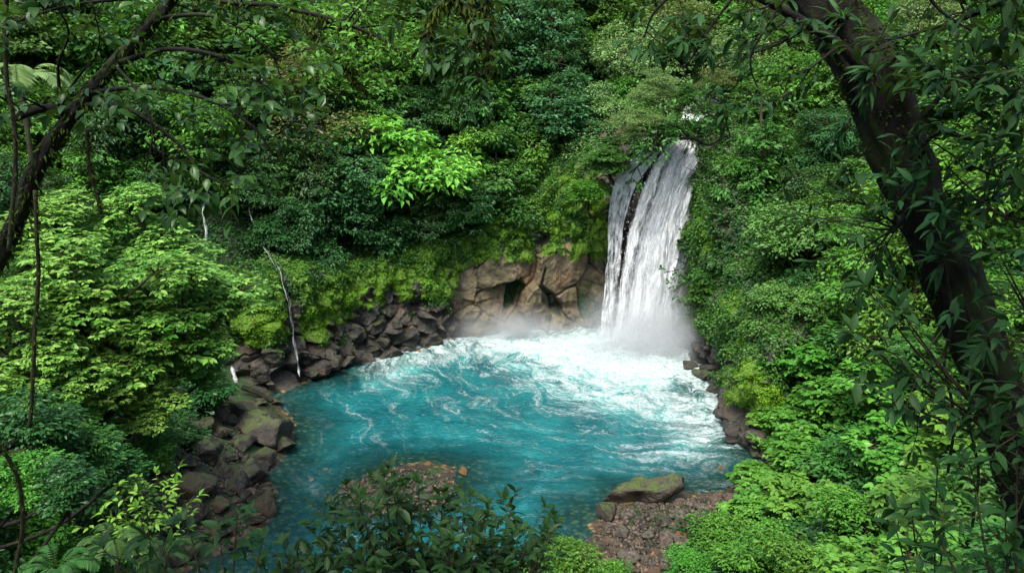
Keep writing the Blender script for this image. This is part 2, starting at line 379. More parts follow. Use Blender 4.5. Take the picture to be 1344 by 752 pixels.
q2 = V * np.array([.34, .34, .28]) + .16 * fbm(V * .6, 3, 33)[:, None]; g1, g2, gid, c2 = voronoi(q2, 8, True)
disp = dbl * ((cid - .5) * .8 + tilt(q1, c1, cid, .75) - .28 * (1 - sstep(0, .08, f2 - f1)) + .12 * fbm(V * 2.2, 4, 35))
disp += brown * ((gid - .45) * 1.2 + tilt(q2, c2, gid, 1.15) - .5 * (1 - sstep(0, .035, g2 - g1)) + .10 * fbm(V * np.array([1.5, 1.5, .8]), 4, 41) + .15 * fbm(V * .5, 2, 40) - .22 * sstep(.72, .9, np.abs(np.sin(V[:, 2] * 2.1 + 1.5 * fbm(V * .35, 3, 48) + V[:, 0] * .25))) * sstep(-.1, .25, fbm(V * .7, 2, 49)) + .1)
disp += mossm * (1.0 * fbm(V * np.array([.9, .9, .5]), 4, 42) + .6 * tilt(q1, c1, cid, .9) + .5 * fbm(V * np.array([2.2, 2.2, .8]), 3, 45) - .4 * (1 - sstep(0, .16, f2 - f1)) + .3)
disp += .10 * fbm(V * 3, 4, 43) + .05 * fbm(V * 8, 3, 44)
def wedge(pts, depth):
    pts = np.array(pts, float); ins = np.zeros(len(px0), bool); dm = np.full(len(px0), 1e9)
    for a, b in zip(pts, np.roll(pts, -1, 0)):
        cnd = (a[1] > py0) != (b[1] > py0); ins ^= cnd & (px0 < a[0] + (py0 - a[1]) / (b[1] - a[1] + 1e-9) * (b[0] - a[0]))
        ab = b - a; t = np.clip(((px0 - a[0]) * ab[0] + (py0 - a[1]) * ab[1]) / (ab @ ab), 0, 1)
        dm = np.minimum(dm, np.hypot(px0 - a[0] - t * ab[0], py0 - a[1] - t * ab[1]))
    return np.where(ins, sstep(0, 5, dm), 0) * depth
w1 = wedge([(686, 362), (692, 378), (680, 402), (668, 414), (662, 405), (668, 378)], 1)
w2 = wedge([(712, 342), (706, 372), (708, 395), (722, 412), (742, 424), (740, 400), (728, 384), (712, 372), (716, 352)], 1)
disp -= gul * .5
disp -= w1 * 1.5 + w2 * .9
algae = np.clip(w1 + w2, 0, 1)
disp *= sstep(1.02, .9, S.ravel()) * .9 + .1
O3 = np.repeat(np.c_[outn, np.zeros(NU)], NV, 0)
ctop = np.repeat(sstep(.8, 1, s)[None], NU, 0).ravel()
V = V - O3 * disp[:, None] + np.array([0, 0, 1.0]) * (ctop * fbm(V * .7, 3, 51) * .5)[:, None]
CLIFF_V, CLIFF_MOSS, CLIFF_BROWN = V, mossm, brown
m = NT('cliff_rock'); P = m.pos()
n1 = m.noise(P, 1.1, 7, .62); n2 = m.noise(P, 6, 6, .7); n3 = m.noise(P, .45, 3)
st = m.noise(m.n('ShaderNodeVectorMath', {0: P, 1: (1.6, 1.6, .35)}, operation='MULTIPLY').outputs[0], 1.5, 5)
ab, am, aa = m.attr('brown'), m.attr('moss'), m.attr('algae')
dk = m.mixc(m.ramp(n1, .35, .68), rgb(.013, .0125, .010), rgb(.060, .054, .041))
dk = m.mixc(m.ramp(n3, .5, .68), dk, rgb(.062, .045, .028))
br = m.mixc(m.ramp(n1, .3, .7), rgb(.058, .047, .027), rgb(.19, .152, .080))
br = m.mixc(m.math('MULTIPLY', m.ramp(st, .5, .72), .75), br, rgb(.055, .042, .03))
br = m.mixc(m.math('MULTIPLY', m.ramp(n3, .55, .66), .5), br, rgb(.19, .105, .05))
c = m.mixc(m.math('MULTIPLY', ab, 1.0, clamp=True), dk, br)
c = m.mixc(m.math('MULTIPLY', m.ramp(n2, .56, .72), .6), c, rgb(.02, .017, .013))
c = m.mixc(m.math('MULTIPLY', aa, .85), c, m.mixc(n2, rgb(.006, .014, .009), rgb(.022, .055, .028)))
mo = m.mixc(m.ramp(n2, .3, .7), rgb(.010, .030, .003), rgb(.115, .235, .010))
c = m.mixc(m.ramp(m.math('ADD', am, m.math('MULTIPLY', m.math('SUBTRACT', n1, .5), .9)), .3, .62), c, mo)
M['cliff'] = m.surf(m.n('ShaderNodeBsdfPrincipled', {'Base Color': c, 'Roughness': m.math('ADD', .42, m.math('MULTIPLY', am, .4)), 'Normal': m.bump(m.math('ADD', n2, m.math('MULTIPLY', n1, 1.5)), 1.0, .15)}))
setting(obj('cliff', mesh('cliff', V, grid_faces(NU, NV), M['cliff'], {'moss': mossm, 'brown': brown, 'algae': algae}, True)))

# ------------------------------------------------------------------ water of the pool
IMP = onz(848, 462)                                           # where the fall strikes
wx, wy = np.arange(-19, 18.5, .11), np.arange(12, 60, .11)
WX, WY = np.meshgrid(wx, wy, indexing='ij'); shp = WX.shape
x, y = WX.ravel(), WY.ravel(); sd, _ = shore_sd(x, y)
p3 = np.stack([x, y, 0 * x], 1)
warp = np.stack([fbm(p3 * .22, 3, 61), fbm(p3 * .22, 3, 62)], 1) * 2.2 + np.stack([fbm(p3 * .8, 3, 63), fbm(p3 * .8, 3, 64)], 1) * .55
dx, dy = x + warp[:, 0] - IMP[0], y + warp[:, 1] - IMP[1]
r = np.hypot(dx, dy); th = np.arctan2(dx, -dy)                # th 0 towards the camera, + to the right
fu, fv = r * 1.0, th * 3.6
dens = .46 * np.exp(-(r / 4.4) ** 2) + .66 * np.exp(-(r / 10.0) ** 2)
wpx, wpy, _ = proj(np.stack([x, y, 0 * x], 1))
wob = fbm(p3 * .35, 3, 66)
def blob(cx, cy, rx, ry, a): return a * np.exp(-((wpx - cx) / rx) ** 2 - ((wpy - cy) / ry) ** 2)
dens += blob(925, 560, 50, 62, .30) + blob(640, 449, 120, 17, .46) + blob(525, 480, 65, 26, .40) + blob(850, 610, 60, 20, .12) + blob(760, 520, 90, 40, .10)
dens = dens * (1 + .45 * wob) + .0
dens = np.clip(dens + .18 * np.exp(-np.abs(sd + .15) / .35), 0, 1.6)
rough = np.clip(dens, 0, 1.1)
zz = (.10 + .30 * rough ** 1.5) * fbm(np.stack([x * 1.1, y * 1.6, 0 * x], 1), 4, 71) + .06 * fbm(p3 * 4.5, 2, 72) + .45 * np.exp(-(np.hypot(x - IMP[0], (y - IMP[1]) * 1.3) / 3.2) ** 2) * (.6 + fbm(p3 * 1.3, 3, 73))
bed = height(x, y)
depth = np.clip(-bed, 0, 2)
keep = (sd < 1.8).reshape(shp); fc = grid_faces(*shp)
k4 = keep.ravel()[fc].all(1); fc = fc[k4]
used = np.unique(fc); remap = np.full(len(x), -1); remap[used] = np.arange(len(used))
m = NT('pool_water'); P = m.pos()
uv = m.n('ShaderNodeCombineXYZ', {0: m.attr('fu'), 1: m.attr('fv'), 2: 0.0}).outputs[0]
den = m.attr('foam'); dep = m.attr('depth')
def ridged(vec, sc, det, dist):
    n = m.noise(vec, sc, det, .62, dist)
    return m.math('SUBTRACT', 1.0, m.math('ABSOLUTE', m.math('MULTIPLY', m.math('SUBTRACT', n, .5), 5.0)), clamp=True)
ra = ridged(uv, 1.9, 6, .45); rb = ridged(P, 2.3, 6, .7); rc = m.noise(P, 6.5, 5, .7); big = m.noise(uv, .55, 3)
cl = m.noise(uv, 1.3, 5, .62, .5)
pat = m.math('ADD', m.math('MULTIPLY', ra, .34), m.math('ADD', m.math('MULTIPLY', rb, .20), m.math('MULTIPLY', rc, .20)))
pat = m.math('ADD', pat, m.math('MULTIPLY', m.math('SUBTRACT', cl, .45), 1.15))
foam = m.ramp(m.math('ADD', pat, m.math('MULTIPLY', den, .98)), .62, 1.24)
flk = m.noise(m.n('ShaderNodeVectorMath', {0: P, 1: (1.0, 1.9, 1.0)}, operation='MULTIPLY').outputs[0], 2.6, 6, .72)
foam = m.math('MAXIMUM', foam, m.math('MULTIPLY', m.ramp(m.math('ADD', flk, m.math('MULTIPLY', den, .12)), .70, .76), .55))
soft = m.ramp(m.math('ADD', m.math('MULTIPLY', m.math('SUBTRACT', big, .5), 1.3), den), .12, .8)
n1 = m.noise(P, .35, 4)
c = m.mixc(m.ramp(n1, .3, .7), rgb(.003, .060, .069), rgb(.007, .106, .112))
c = m.mixc(m.math('MULTIPLY', soft, .8), c, rgb(.075, .36, .33))
p = m.n('ShaderNodeBsdfPrincipled', {'Base Color': m.mixc(foam, c, m.mixc(m.ramp(rc, .35, .65), rgb(.18, .28, .28), rgb(.43, .47, .47))), 'Roughness': m.math('ADD', .07, m.math('MULTIPLY', foam, .6)), 'IOR': 1.33,
        'Normal': m.bump(m.math('ADD', m.noise(m.n('ShaderNodeVectorMath', {0: P, 1: (1.0, 1.7, 1.0)}, operation='MULTIPLY').outputs[0], 3.2, 4, .6), m.math('MULTIPLY', foam, .3)), .9, .14)})
clear = m.n('ShaderNodeBsdfTransparent', {'Color': rgb(.42, .72, .70)})
op = m.math('MAXIMUM', m.ramp(dep, .0, .75, .12, 1.0), foam)
M['water'] = m.surf(m.n('ShaderNodeMixShader', {0: op, 1: clear, 2: p}))
setting(obj('pool_water', mesh('pool_water', np.stack([x, y, zz], 1)[used], remap[fc], M['water'], {'fu': fu[used], 'fv': fv[used], 'foam': dens[used], 'depth': depth[used]}, True)))

# ------------------------------------------------------------------ the falls
def fall_mat(name, thr, streak=1.0, wispy=.25, c1=(.56, .62, .65), c2=(.90, .92, .93), bmp=.9):
    m = NT(name); a, b = m.attr('across'), m.attr('down')
    v1 = m.n('ShaderNodeCombineXYZ', {0: m.math('MULTIPLY', a, 9.0 * streak), 1: m.math('MULTIPLY', b, 2.2), 2: m.attr('layer')}).outputs[0]
    v2 = m.n('ShaderNodeCombineXYZ', {0: m.math('MULTIPLY', a, 38.0 * streak), 1: m.math('MULTIPLY', b, 24.0), 2: m.attr('layer')}).outputs[0]
    n = m.math('ADD', m.math('MULTIPLY', m.noise(v1, 1.0, 6, .65, .9), .55), m.math('MULTIPLY', m.noise(v2, 1.0, 5, .75, .5), .45))
    al = m.ramp(m.math('ADD', n, m.attr('bodyness')), thr, thr + wispy)
    sp = m.noise(v2, 1.7, 4, .7)
    col = m.mixc(m.ramp(sp, .35, .62), rgb(*c1), rgb(*c2))
    d = m.n('ShaderNodeBsdfPrincipled', {'Base Color': col, 'Roughness': .55, 'Specular IOR Level': .4, 'Normal': m.bump(n, bmp, .25)})
    tl = m.n('ShaderNodeBsdfTranslucent', {'Color': col})
    w = m.n('ShaderNodeMixShader', {0: .3, 1: d, 2: tl})
    return m.surf(m.n('ShaderNodeMixShader', {0: al, 1: m.n('ShaderNodeBsdfTransparent'), 2: w}))
def sheet(rows, nu, nv, mat, layer, push=0.0, body=None, rough=.25, seed=0, freq=(1.0, .35)):
    """rows: (py, left px, right px, world Y) from the lip down to the water; a curved sheet hung through those real places"""
    R = spline(np.array([np.r_[at(l, py, Y), at(r_, py, Y)] for py, l, r_, Y in rows]), nv)
    u = np.linspace(0, 1, nu)[:, None, None]
    V = R[None, :, :3] * (1 - u) + R[None, :, 3:] * u
    vv = np.linspace(0, 1, nv)
    V[..., 1] -= push * np.sin(np.pi * u[..., 0]) * .8 + push * .3
    W = V.reshape(-1, 3)
    wid = np.linalg.norm(R[nv // 2, 3:] - R[nv // 2, :3])
    q = np.stack([np.repeat(u.ravel(), nv) * wid * freq[0], np.full(len(W), seed * 3.1), np.tile(vv, nu) * 14 * freq[1]], 1)
    W[:, 1] += -rough * 2.2 * fbm(q, 4, seed)
    W[:, 0] += rough * .7 * fbm(q + 9, 3, seed + 5)
    bd = np.tile(np.zeros(nv), nu) if body is None else body(np.repeat(u.ravel(), nv), np.tile(vv, nu))
    return mesh('water_sheet', W, grid_faces(nu, nv), mat, {'across': np.repeat(u.ravel(), nv) * wid / 7, 'down': np.tile(vv, nu) * (R[0, 2] - R[-1, 2]) / 15, 'layer': np.full(len(W), layer), 'bodyness': bd}, True)
edge = lambda u: -.5 * (1 - sstep(0, .12, u)) - .4 * sstep(.93, 1.0, u)
ROWS = [(178, 874, 954, 58.2), (190, 866, 952, 57.0), (215, 852, 945, 56.2), (250, 838, 935, 55.9), (300, 820, 922, 55.7), (350, 810, 912, 55.5), (400, 804, 903, 55.5), (440, 796, 905, 55.2), (482, 788, 912, 54.6)]
wf = tag(empty('waterfall', tuple(IMP)), 'tall white waterfall plunging over the rock lip into the turquoise pool', 'waterfall')
def put(name, me, root):
    o = obj(name, me, root); o.location = -root.location; return o
fm = fall_mat('fall_body', .29, 1.0, .2); fs = fall_mat('fall_strands', .43, 1.6, .16); fstr = fall_mat('fall_trickle', .43, 1.2, .34, (.80, .84, .86), (.95, .96, .97), .3); fv_ = fall_mat('fall_veil', .50, 1.1, .2)
def body_main(u, v):        # dense in the middle and right, broken on the left side, rejoining near the lip and the foot
    gap = .24 * np.exp(-((u - (.24 - .06 * v)) / .11) ** 2) * sstep(.08, .2, v) * (1 - .75 * sstep(.75, 1, v))
    gap += .16 * np.exp(-((u - .80) / .06) ** 2) * sstep(.3, .45, v)
    return edge(u) + .12 - gap + .15 * (1 - sstep(0, .1, v)) + .1 * sstep(.85, 1, v)
put('water_sheet', sheet(ROWS, 160, 260, fm, 0.0, 0, body_main, .22, 1), wf)
put('water_sheet', sheet(ROWS, 160, 260, fs, 3.3, .45, lambda u, v: edge(u) + .02 - .10 * np.exp(-((u - .22) / .1) ** 2), .35, 2), wf)
put('water_sheet', sheet(ROWS, 160, 260, fs, 7.1, .9, lambda u, v: edge(u) * 1.2 + .02 + .05 * np.exp(-((u - .55) / .2) ** 2) - .06, .5, 3), wf)
put('side_veil', sheet([(200, 842, 866, 57.2), (228, 812, 846, 56.8), (250, 803, 832, 56.5), (300, 796, 818, 56.5), (350, 793, 812, 56.2), (400, 788, 808, 56.0), (440, 786, 806, 55.8)], 60, 200, fv_, 11.0, .2, lambda u, v: edge(u) * .8 + .17 - .05 * v, .3, 4), wf)
put('side_veil', sheet([(350, 893, 905, 55.2), (400, 884, 906, 54.9), (440, 880, 912, 54.5), (478, 876, 925, 54.0)], 60, 120, fv_, 15.0, .3, lambda u, v: edge(u) * .8 + .04, .3, 5), wf)
put('upper_cascade', sheet([(118, 905, 948, 66), (135, 898, 947, 65), (160, 886, 948, 63.5), (182, 872, 954, 60), (190, 866, 952, 57.4)], 60, 80, fm, 19.0, .1, lambda u, v: edge(u) * 1.3 + .02 - .45 * (1 - sstep(0, .2, v)), .3, 6), wf)
# drops thrown off the fall and off its foot
sp = Parts(); nd = 5200
k = rng.random(nd) < .55
base = IMP + np.c_[rng.normal(0, 2.0, nd), rng.normal(-.3, 1.2, nd), np.abs(rng.normal(0, 1.0, nd))]
vv = rng.random(nd); ii = (vv * 7.99).astype(int); uu = rng.random(nd) * 1.06 - .03
tr_ = np.array([np.r_[at(l, py, Y), at(r_, py, Y)] for py, l, r_, Y in ROWS]); ff = (vv * 8 - ii)[:, None]
rw = tr_[ii] * (1 - ff) + tr_[np.minimum(ii + 1, 8)] * ff
side = rw[:, :3] * (1 - uu[:, None]) + rw[:, 3:] * uu[:, None] + np.c_[rng.normal(0, .25, nd), -np.abs(rng.normal(.6, .5, nd)), rng.normal(0, .2, nd)]
pp = np.where(k[:, None], base, side); sz = rng.uniform(.006, .028, nd)[:, None]; ln = np.where(k, 1.0, 2.6)[:, None]
oc = np.array([[1, 0, 0], [-1, 0, 0], [0, 1, 0], [0, -1, 0], [0, 0, 1], [0, 0, -1.0]])
VV = (pp[:, None] + oc[None] * np.stack([sz, sz, sz * ln], 2)).reshape(-1, 3)
fo = np.array([[0, 2, 4], [2, 1, 4], [1, 3, 4], [3, 0, 4], [2, 0, 5], [1, 2, 5], [3, 1, 5], [0, 3, 5]])
m = NT('spray_drops'); M['drops'] = m.surf(m.n('ShaderNodeBsdfPrincipled', {'Base Color': rgb(.85, .88, .9), 'Roughness': .3}))
setting(obj('spray', mesh('spray', VV, (np.arange(nd)[:, None, None] * 6 + fo).reshape(-1, 3), M['drops'])), 'stuff')

def ico(sub):
    import bmesh
    bm = bmesh.new(); bmesh.ops.create_icosphere(bm, subdivisions=sub, radius=1)
    V = np.array([v.co for v in bm.verts]); F = np.array([[v.index for v in f.verts] for f in bm.faces]); bm.free(); return V, F
IV, IF = ico(4); IV3, IF3 = ico(3); IV1, IF1 = ico(1)
m = NT('mist_air'); P = m.objc()
ln = m.n('ShaderNodeVectorMath', {0: P}, operation='LENGTH').outputs['Value']
nz = m.noise(P, 2.4, 3)
dn = m.math('MULTIPLY', m.math('POWER', m.math('SUBTRACT', 1.0, ln, clamp=True), 1.7), m.ramp(nz, .25, .75, .35, 1.3))
vol = m.n('ShaderNodeVolumePrincipled', {'Color': rgb(.90, .96, 1.0), 'Density': m.math('MULTIPLY', dn, .95), 'Anisotropy': .2})
m.t.links.new(vol.outputs[0], m.out.inputs['Volume']); M['mist'] = m.m
for c0, sc in (((IMP[0] + .2, IMP[1] - .5, 1.0), (7.0, 4.2, 5.2)), ((onz(660, 436)[0], onz(660, 436)[1] - 1.2, .4), (8.0, 2.4, 2.5))):
    o = obj('mist', mesh('mist', IV3, IF3, M['mist'])); o.location = c0; o.scale = sc; setting(o, 'stuff')

# thin streams on the left
def stream(name, pts, Y0, w, label, seed, dens=.0, group=None):
    """a narrow ribbon of falling water following the rock through the given sight lines"""
    e = tag(empty(name), label, 'stream', group)
    e.location = at(pts[-1][0], pts[-1][1], Y0)
    for st in range(2):
        P = []; q_ = spline(np.array(pts), 34); q_[:, 0] += (2.5 + 2.5 * st) * fbm(np.c_[q_[:, 1] * .06, 0 * q_[:, 1], 0 * q_[:, 1] + seed + st * 3], 3, seed + st)
        for px, py, wd in q_:
            r = ray(px, py); t = np.linspace(40, 72, 400); Q = CAM + r * t[:, None]; sub = CLIFF_SUB[(np.abs(SUBX - px) < 14) & (np.abs(SUBY - py) < 14)]
            if len(sub) < 3: P.append(np.r_[CAM + r * (P[-1][1] / r[1] if P else Y0 / r[1]), wd * .36]); continue
            near = np.median(np.sort(np.linalg.norm(sub - CAM, axis=1))[:max(3, len(sub) // 2)]); P.append(np.r_[CAM + unit(r) * (near - .5), wd * (.22 - .04 * st)])
        P = np.array(P); P[1:-1, :3] = (P[:-2, :3] + P[1:-1, :3] * 2 + P[2:, :3]) / 4
        R = spline(P, 120); u = np.linspace(-1, 1, 16)
        V = R[None, :, :3] + np.stack([u[:, None] * R[None, :, 3], -.12 * np.cos(u * 1.5)[:, None] * np.ones((1, 120)), np.zeros((16, 120))], 2)
        W = V.reshape(-1, 3); q = np.c_[W[:, 0] * 1.2, W[:, 2] * .8, np.full(len(W), seed)]
        W[:, 0] += .12 * fbm(q * 1.6, 4, seed)
        uu = np.repeat((u + 1) / 2, 120); vv = np.tile(np.linspace(0, 1, 120), 16)
        put('water_ribbon', mesh('water_ribbon', W, grid_faces(16, 120), fstr, {'across': uu * .10 + seed + st * 1.7, 'down': vv * .9, 'layer': np.full(len(W), seed * 1.7), 'bodyness': dens - .07 - .02 * st + .26 * fbm(np.c_[W[:, 2] * 1.3, 0 * uu, 0 * uu + st * 5.3], 3, 7) - .5 * sstep(.95, 1, vv) - .3 * (1 - sstep(0, .12, vv)) - .22 * (np.abs(uu * 2 - 1)) ** 2}, True), e)
CLIFF_SUB = CLIFF_V[::5]; SUBX, SUBY, _ = proj(CLIFF_SUB)
stream('trickle', [(322, 255, .2), (330, 285, .18), (345, 318, .14), (362, 343, .13), (372, 368, .12), (379, 400, .13), (386, 440, .16), (391, 470, .2), (397, 499, .3)], 50, .1, 'thin white trickle running down the mossy cliff into the pool', 2, .16)
stream('cascade', [(303, 478, .5), (308, 497, .55), (316, 515, .75), (330, 530, 1.0)], 46, .2, 'short white cascade beside the fallen log at the left shore', 5, .22)
stream('trickle', [(262, 250, .35), (268, 280, .3), (270, 310, .3), (272, 340, .3)], 46, .2, 'faint grey trickle on the dark wall behind the bright shrub', 8, .06)
# ------------------------------------------------------------------ rocks: every one its own object, copied from a few shapes
def rock_mesh(seed, mat, round_=.06, planes=15, sq=(1, .85, .7), V0=None, F0=None, amp=1.0):
    rs = np.random.default_rng(seed); V = (IV if V0 is None else V0).copy(); F = IF if F0 is None else F0
    for _ in range(planes):
        n = unit(rs.normal(size=3)); d = rs.uniform(.42, .80); e = np.maximum(V @ n - d, 0)
        V -= n * (e * (1 - round_))[:, None]
    V *= np.array(sq); V += amp * unit(V) * (.08 * fbm(V * 1.6, 4, seed) + .05 * fbm(V * 4.5, 5, seed + 3))[:, None]
    V /= np.abs(V[:, :2]).max()
    return mesh('rock', V, F, mat, None, True)
PLANTS = []; ROCKS = []; BANK = 'in the left boulder pile'
def rock_protos(mat, n, base, **k): return [rock_mesh(base + i, mat, sq=(1, rng.uniform(.7, 1), rng.uniform(.55, .8)), **k) for i in range(n)]
RP = {'brown': rock_protos(M['rock_brown'], 5, 100), 'moss': rock_protos(M['rock_moss'], 4, 120), 'dark': rock_protos(M['rock_dark'], 5, 140),
      'cobble': rock_protos(M['cobble'], 6, 160, round_=.2, V0=IV3, F0=IF3), 'orange': rock_protos(M['rock_orange'], 2, 180, round_=.35, V0=IV3, F0=IF3)}
def rock(px, py, wpx, kind, name='boulder', phrase=None, asp=None, sink=.25, zone=None, rot=None, z=None):
    P = hit(px, py + wpx * .12, 10) if z is None else onz(px, py, z)
    _, _, f = proj(P); R = wpx * .5 * f / FPX
    o = obj(name, RP[kind][int(rng.integers(len(RP[kind])))])
    a = asp or rng.uniform(.8, 1.1)
    zz = ground(P[0], P[1]) if z is None else z
    o.location = (P[0], P[1], zz + R * .6 * a * (1 - sink * 2)); o.scale = (R * 1.05, R * 1.05, R * 1.1 * a)
    o.rotation_euler = (rng.uniform(-.25, .25), rng.uniform(-.25, .25), rng.uniform(0, 6.28) if rot is None else rot)
    o['category'] = 'boulder' if name == 'boulder' else 'stone'
    ROCKS.append((o, phrase, zone, px, py, wpx, kind)); return o
BANK = 'in the left boulder pile'
for px, py, w, kd, ph, a in [
        (345, 560, 84, 'brown', 'largest wet brown boulder at the water edge of the left boulder pile', .8), (368, 582, 44, 'brown', 'split wet brown boulder just below the largest one on the left shore', .9),
        (287, 546, 36, 'moss', None, 1), (311, 538, 42, 'moss', 'green mossy block right under the short white cascade', 1), (289, 569, 32, 'brown', None, 1), (265, 592, 70, 'moss', 'broad moss covered boulder at the back of the left pile', .7),
        (320, 586, 40, 'moss', None, .8), (346, 602, 46, 'moss', 'moss topped boulder with its foot in the water on the left shore', .8), (213, 604, 32, 'orange', 'reddish orange boulder below the bright shrub', .7), (245, 608, 28, 'brown', None, .8),
        (329, 622, 62, 'dark', 'big grey rounded boulder in the middle of the left pile', .8), (296, 620, 28, 'dark', None, 1), (250, 640, 72, 'brown', 'large brown boulder with a green moss flank in the left pile', .9), (315, 640, 44, 'dark', None, 1),
        (292, 662, 36, 'brown', 'wedge shaped brown boulder at the front of the left pile', 1), (257, 678, 50, 'brown', 'round brown boulder lowest in the left pile', 1), (351, 665, 36, 'brown', 'tall wet ochre boulder at the lower water edge of the left pile', 1.1), (333, 684, 34, 'brown', 'smooth ochre boulder nearest the bottom shrub on the left shore', .9),
        (322, 655, 24, 'dark', None, 1), (338, 650, 22, 'dark', None, 1), (210, 636, 30, 'brown', None, .9), (228, 622, 26, 'moss', None, .9), (240, 728, 60, 'brown', 'flat pale boulder behind the bottom shrub on the left', .6), (115, 735, 55, 'brown', 'grey boulder half hidden by ferns in the lower left corner', .7),
        (172, 700, 34, 'moss', None, .8), (195, 690, 30, 'brown', None, .8), (275, 604, 22, 'brown', None, 1), (306, 600, 22, 'dark', None, 1), (303, 680, 20, 'dark', None, 1), (278, 646, 22, 'brown', None, 1), (270, 560, 34, 'dark', None, 1), (250, 568, 36, 'moss', None, 1),
        (330, 545, 26, 'dark', None, 1), (300, 552, 24, 'moss', None, 1), (372, 556, 26, 'brown', None, .7), (341, 527, 30, 'brown', None, .6), (362, 527, 22, 'brown', None, .5), (225, 660, 34, 'moss', None, .9), (230, 690, 36, 'dark', None, .9), (285, 700, 34, 'brown', None, .7), (315, 710, 36, 'dark', None, .7), (190, 655, 30, 'moss', None, .9), (348, 640, 18, 'dark', None, 1), (305, 640, 16, 'brown', None, 1)]:
    rock(px, py, w, kd, 'boulder', ph, a, zone=BANK)
FARW = 'at the foot of the far cliff'
for px, py, w, kd in [(412, 492, 26, 'dark'), (428, 484, 24, 'dark'), (440, 474, 34, 'dark'), (452, 462, 26, 'brown'), (470, 464, 30, 'dark'), (438, 455, 26, 'dark'), (488, 458, 30, 'dark'), (503, 448, 32, 'brown'), (520, 444, 28, 'dark'), (536, 432, 38, 'dark'),
                      (553, 440, 28, 'dark'), (565, 434, 26, 'brown'), (575, 424, 30, 'dark'), (556, 418, 26, 'brown'), (520, 424, 26, 'dark'), (498, 424, 30, 'brown'), (470, 440, 34, 'dark'), (455, 430, 24, 'dark'), (540, 408, 30, 'dark'), (590, 420, 22, 'dark'), (400, 498, 18, 'dark'), (480, 474, 18, 'brown'), (516, 460, 18, 'dark')]:
    P = onz(px, py, 0); best = None
    r = ray(px, py); t = np.linspace(35, 75, 500); Q = CAM + r * t[:, None]; Cs = CLIFF_V[::11]
    d = ((Q[:, None, :] - Cs[None]) ** 2).sum(2).min(1) if len(Cs) < 4000 else np.array([((Cs - q) ** 2).sum(1).min() for q in Q[::5]])
    q = Q[::5][d.argmin()] if len(d) == 100 else Q[d.argmin()]
    _, _, f = proj(q); R = w * .5 * f / FPX
    o = obj('boulder', RP[kd][int(rng.integers(len(RP[kd])))]); o.location = q + unit(r) * R * .15; R *= .82; o.scale = (R, R, R * rng.uniform(.9, 1.15)); o.rotation_euler = tuple(rng.uniform(-.5, .5, 2)) + (rng.uniform(0, 6),)
    o['category'] = 'boulder'; ROCKS.append((o, None, FARW, px, py, w, kd))
RS = 'on the right shore under the mossy cliff'
for px, py, w, kd in [(948, 545, 30, 'dark'), (962, 548, 26, 'dark'), (970, 566, 26, 'brown'), (985, 560, 40, 'dark'), (978, 582, 24, 'dark'), (996, 580, 26, 'brown'), (992, 598, 22, 'dark'), (1006, 600, 20, 'dark'), (958, 532, 22, 'dark'), (940, 510, 30, 'dark'), (950, 522, 22, 'dark'), (1000, 560, 40, 'dark'), (968, 535, 30, 'dark'), (925, 492, 34, 'dark'), (905, 480, 26, 'dark'), (1012, 590, 26, 'brown')]:
    rock(px, py, w, kd, 'boulder', None, 1, zone=RS)
BARZ = 'on the pebble bar at the right'
o = rock(842, 642, 106, 'moss', 'boulder', 'long flat dark boulder with moss on top at the tip of the pebble bar', .62, sink=.2, zone=BARZ, rot=.25)
o.data = rock_mesh(307, M['rock_moss'], .0, 26, (1.0, .5, .5), amp=2.6); o.rotation_euler = (-.22, -.14, .16); o.scale[2] *= 1.35
rock(797, 678, 40, 'moss', 'boulder', 'rounded mossy boulder left of the pebble bar at the water', 1.15, zone=BARZ)
rock(960, 644, 26, 'brown', 'boulder', 'lone wet brown boulder at the right end of the pebble bar', .9, zone=BARZ)
rock(868, 682, 34, 'dark', 'boulder', 'broken dark slab in the middle of the pebble bar', .7, zone=BARZ)
rock(812, 622, 12, 'dark', 'boulder', 'small dark stone just beyond the long mossy boulder', 1, zone=BARZ); rock(884, 705, 26, 'cobble', 'cobble', 'flat reddish slab across the middle of the pebble bar', .6, zone=BARZ); rock(893, 703, 18, 'orange', 'cobble', 'bright orange cobble on the pebble bar', .8, zone=BARZ)
bar = np.array([(782, 690), (800, 664), (850, 662), (900, 652), (955, 646), (968, 668), (930, 700), (890, 722), (872, 752), (790, 752), (776, 725)], float)
def inpoly(p, poly):
    c = False
    for a, b in zip(poly, np.roll(poly, -1, 0)):
        if (a[1] > p[1]) != (b[1] > p[1]) and p[0] < a[0] + (p[1] - a[1]) / (b[1] - a[1]) * (b[0] - a[0]): c = not c
    return c
n = 0; taken = []
while n < 120:
    p = (rng.uniform(776, 968), rng.uniform(644, 756))
    w = float(np.clip(rng.lognormal(2.85, .45), 8, 44))
    if not inpoly(p, bar) or any(abs(p[0] - q[0]) < (w + q[2]) * .36 and abs(p[1] - q[1]) < (w + q[2]) * .27 for q in taken): 
        n += .02; continue
    taken.append((*p, w)); n += 1
    rock(*p, w, 'orange' if rng.random() < .04 else ('dark' if rng.random() < .15 else 'cobble'), 'cobble', None, rng.uniform(.7, 1.1), zone=BARZ)
ISZ = 'on the low stone bar behind the bottom shrub'
for i in range(75):
    a_, r_ = rng.uniform(0, 6.28), rng.random() ** .5
    rock(505 + 95 * r_ * math.cos(a_), 650 + 30 * r_ * math.sin(a_), float(np.clip(rng.lognormal(2.1, .35), 5, 18)), 'orange' if rng.random() < .12 else 'cobble', 'cobble', None, .8, zone=ISZ)
rock(608, 620, 20, 'orange', 'cobble', 'round yellow orange stone breaking the surface of the pool', .8, z=-.03, zone=ISZ); rock(562, 612, 14, 'orange', 'cobble', 'small orange stone left of the round yellow orange one', .8, z=-.03, zone=ISZ)
SUBZ = 'lying under shallow water'
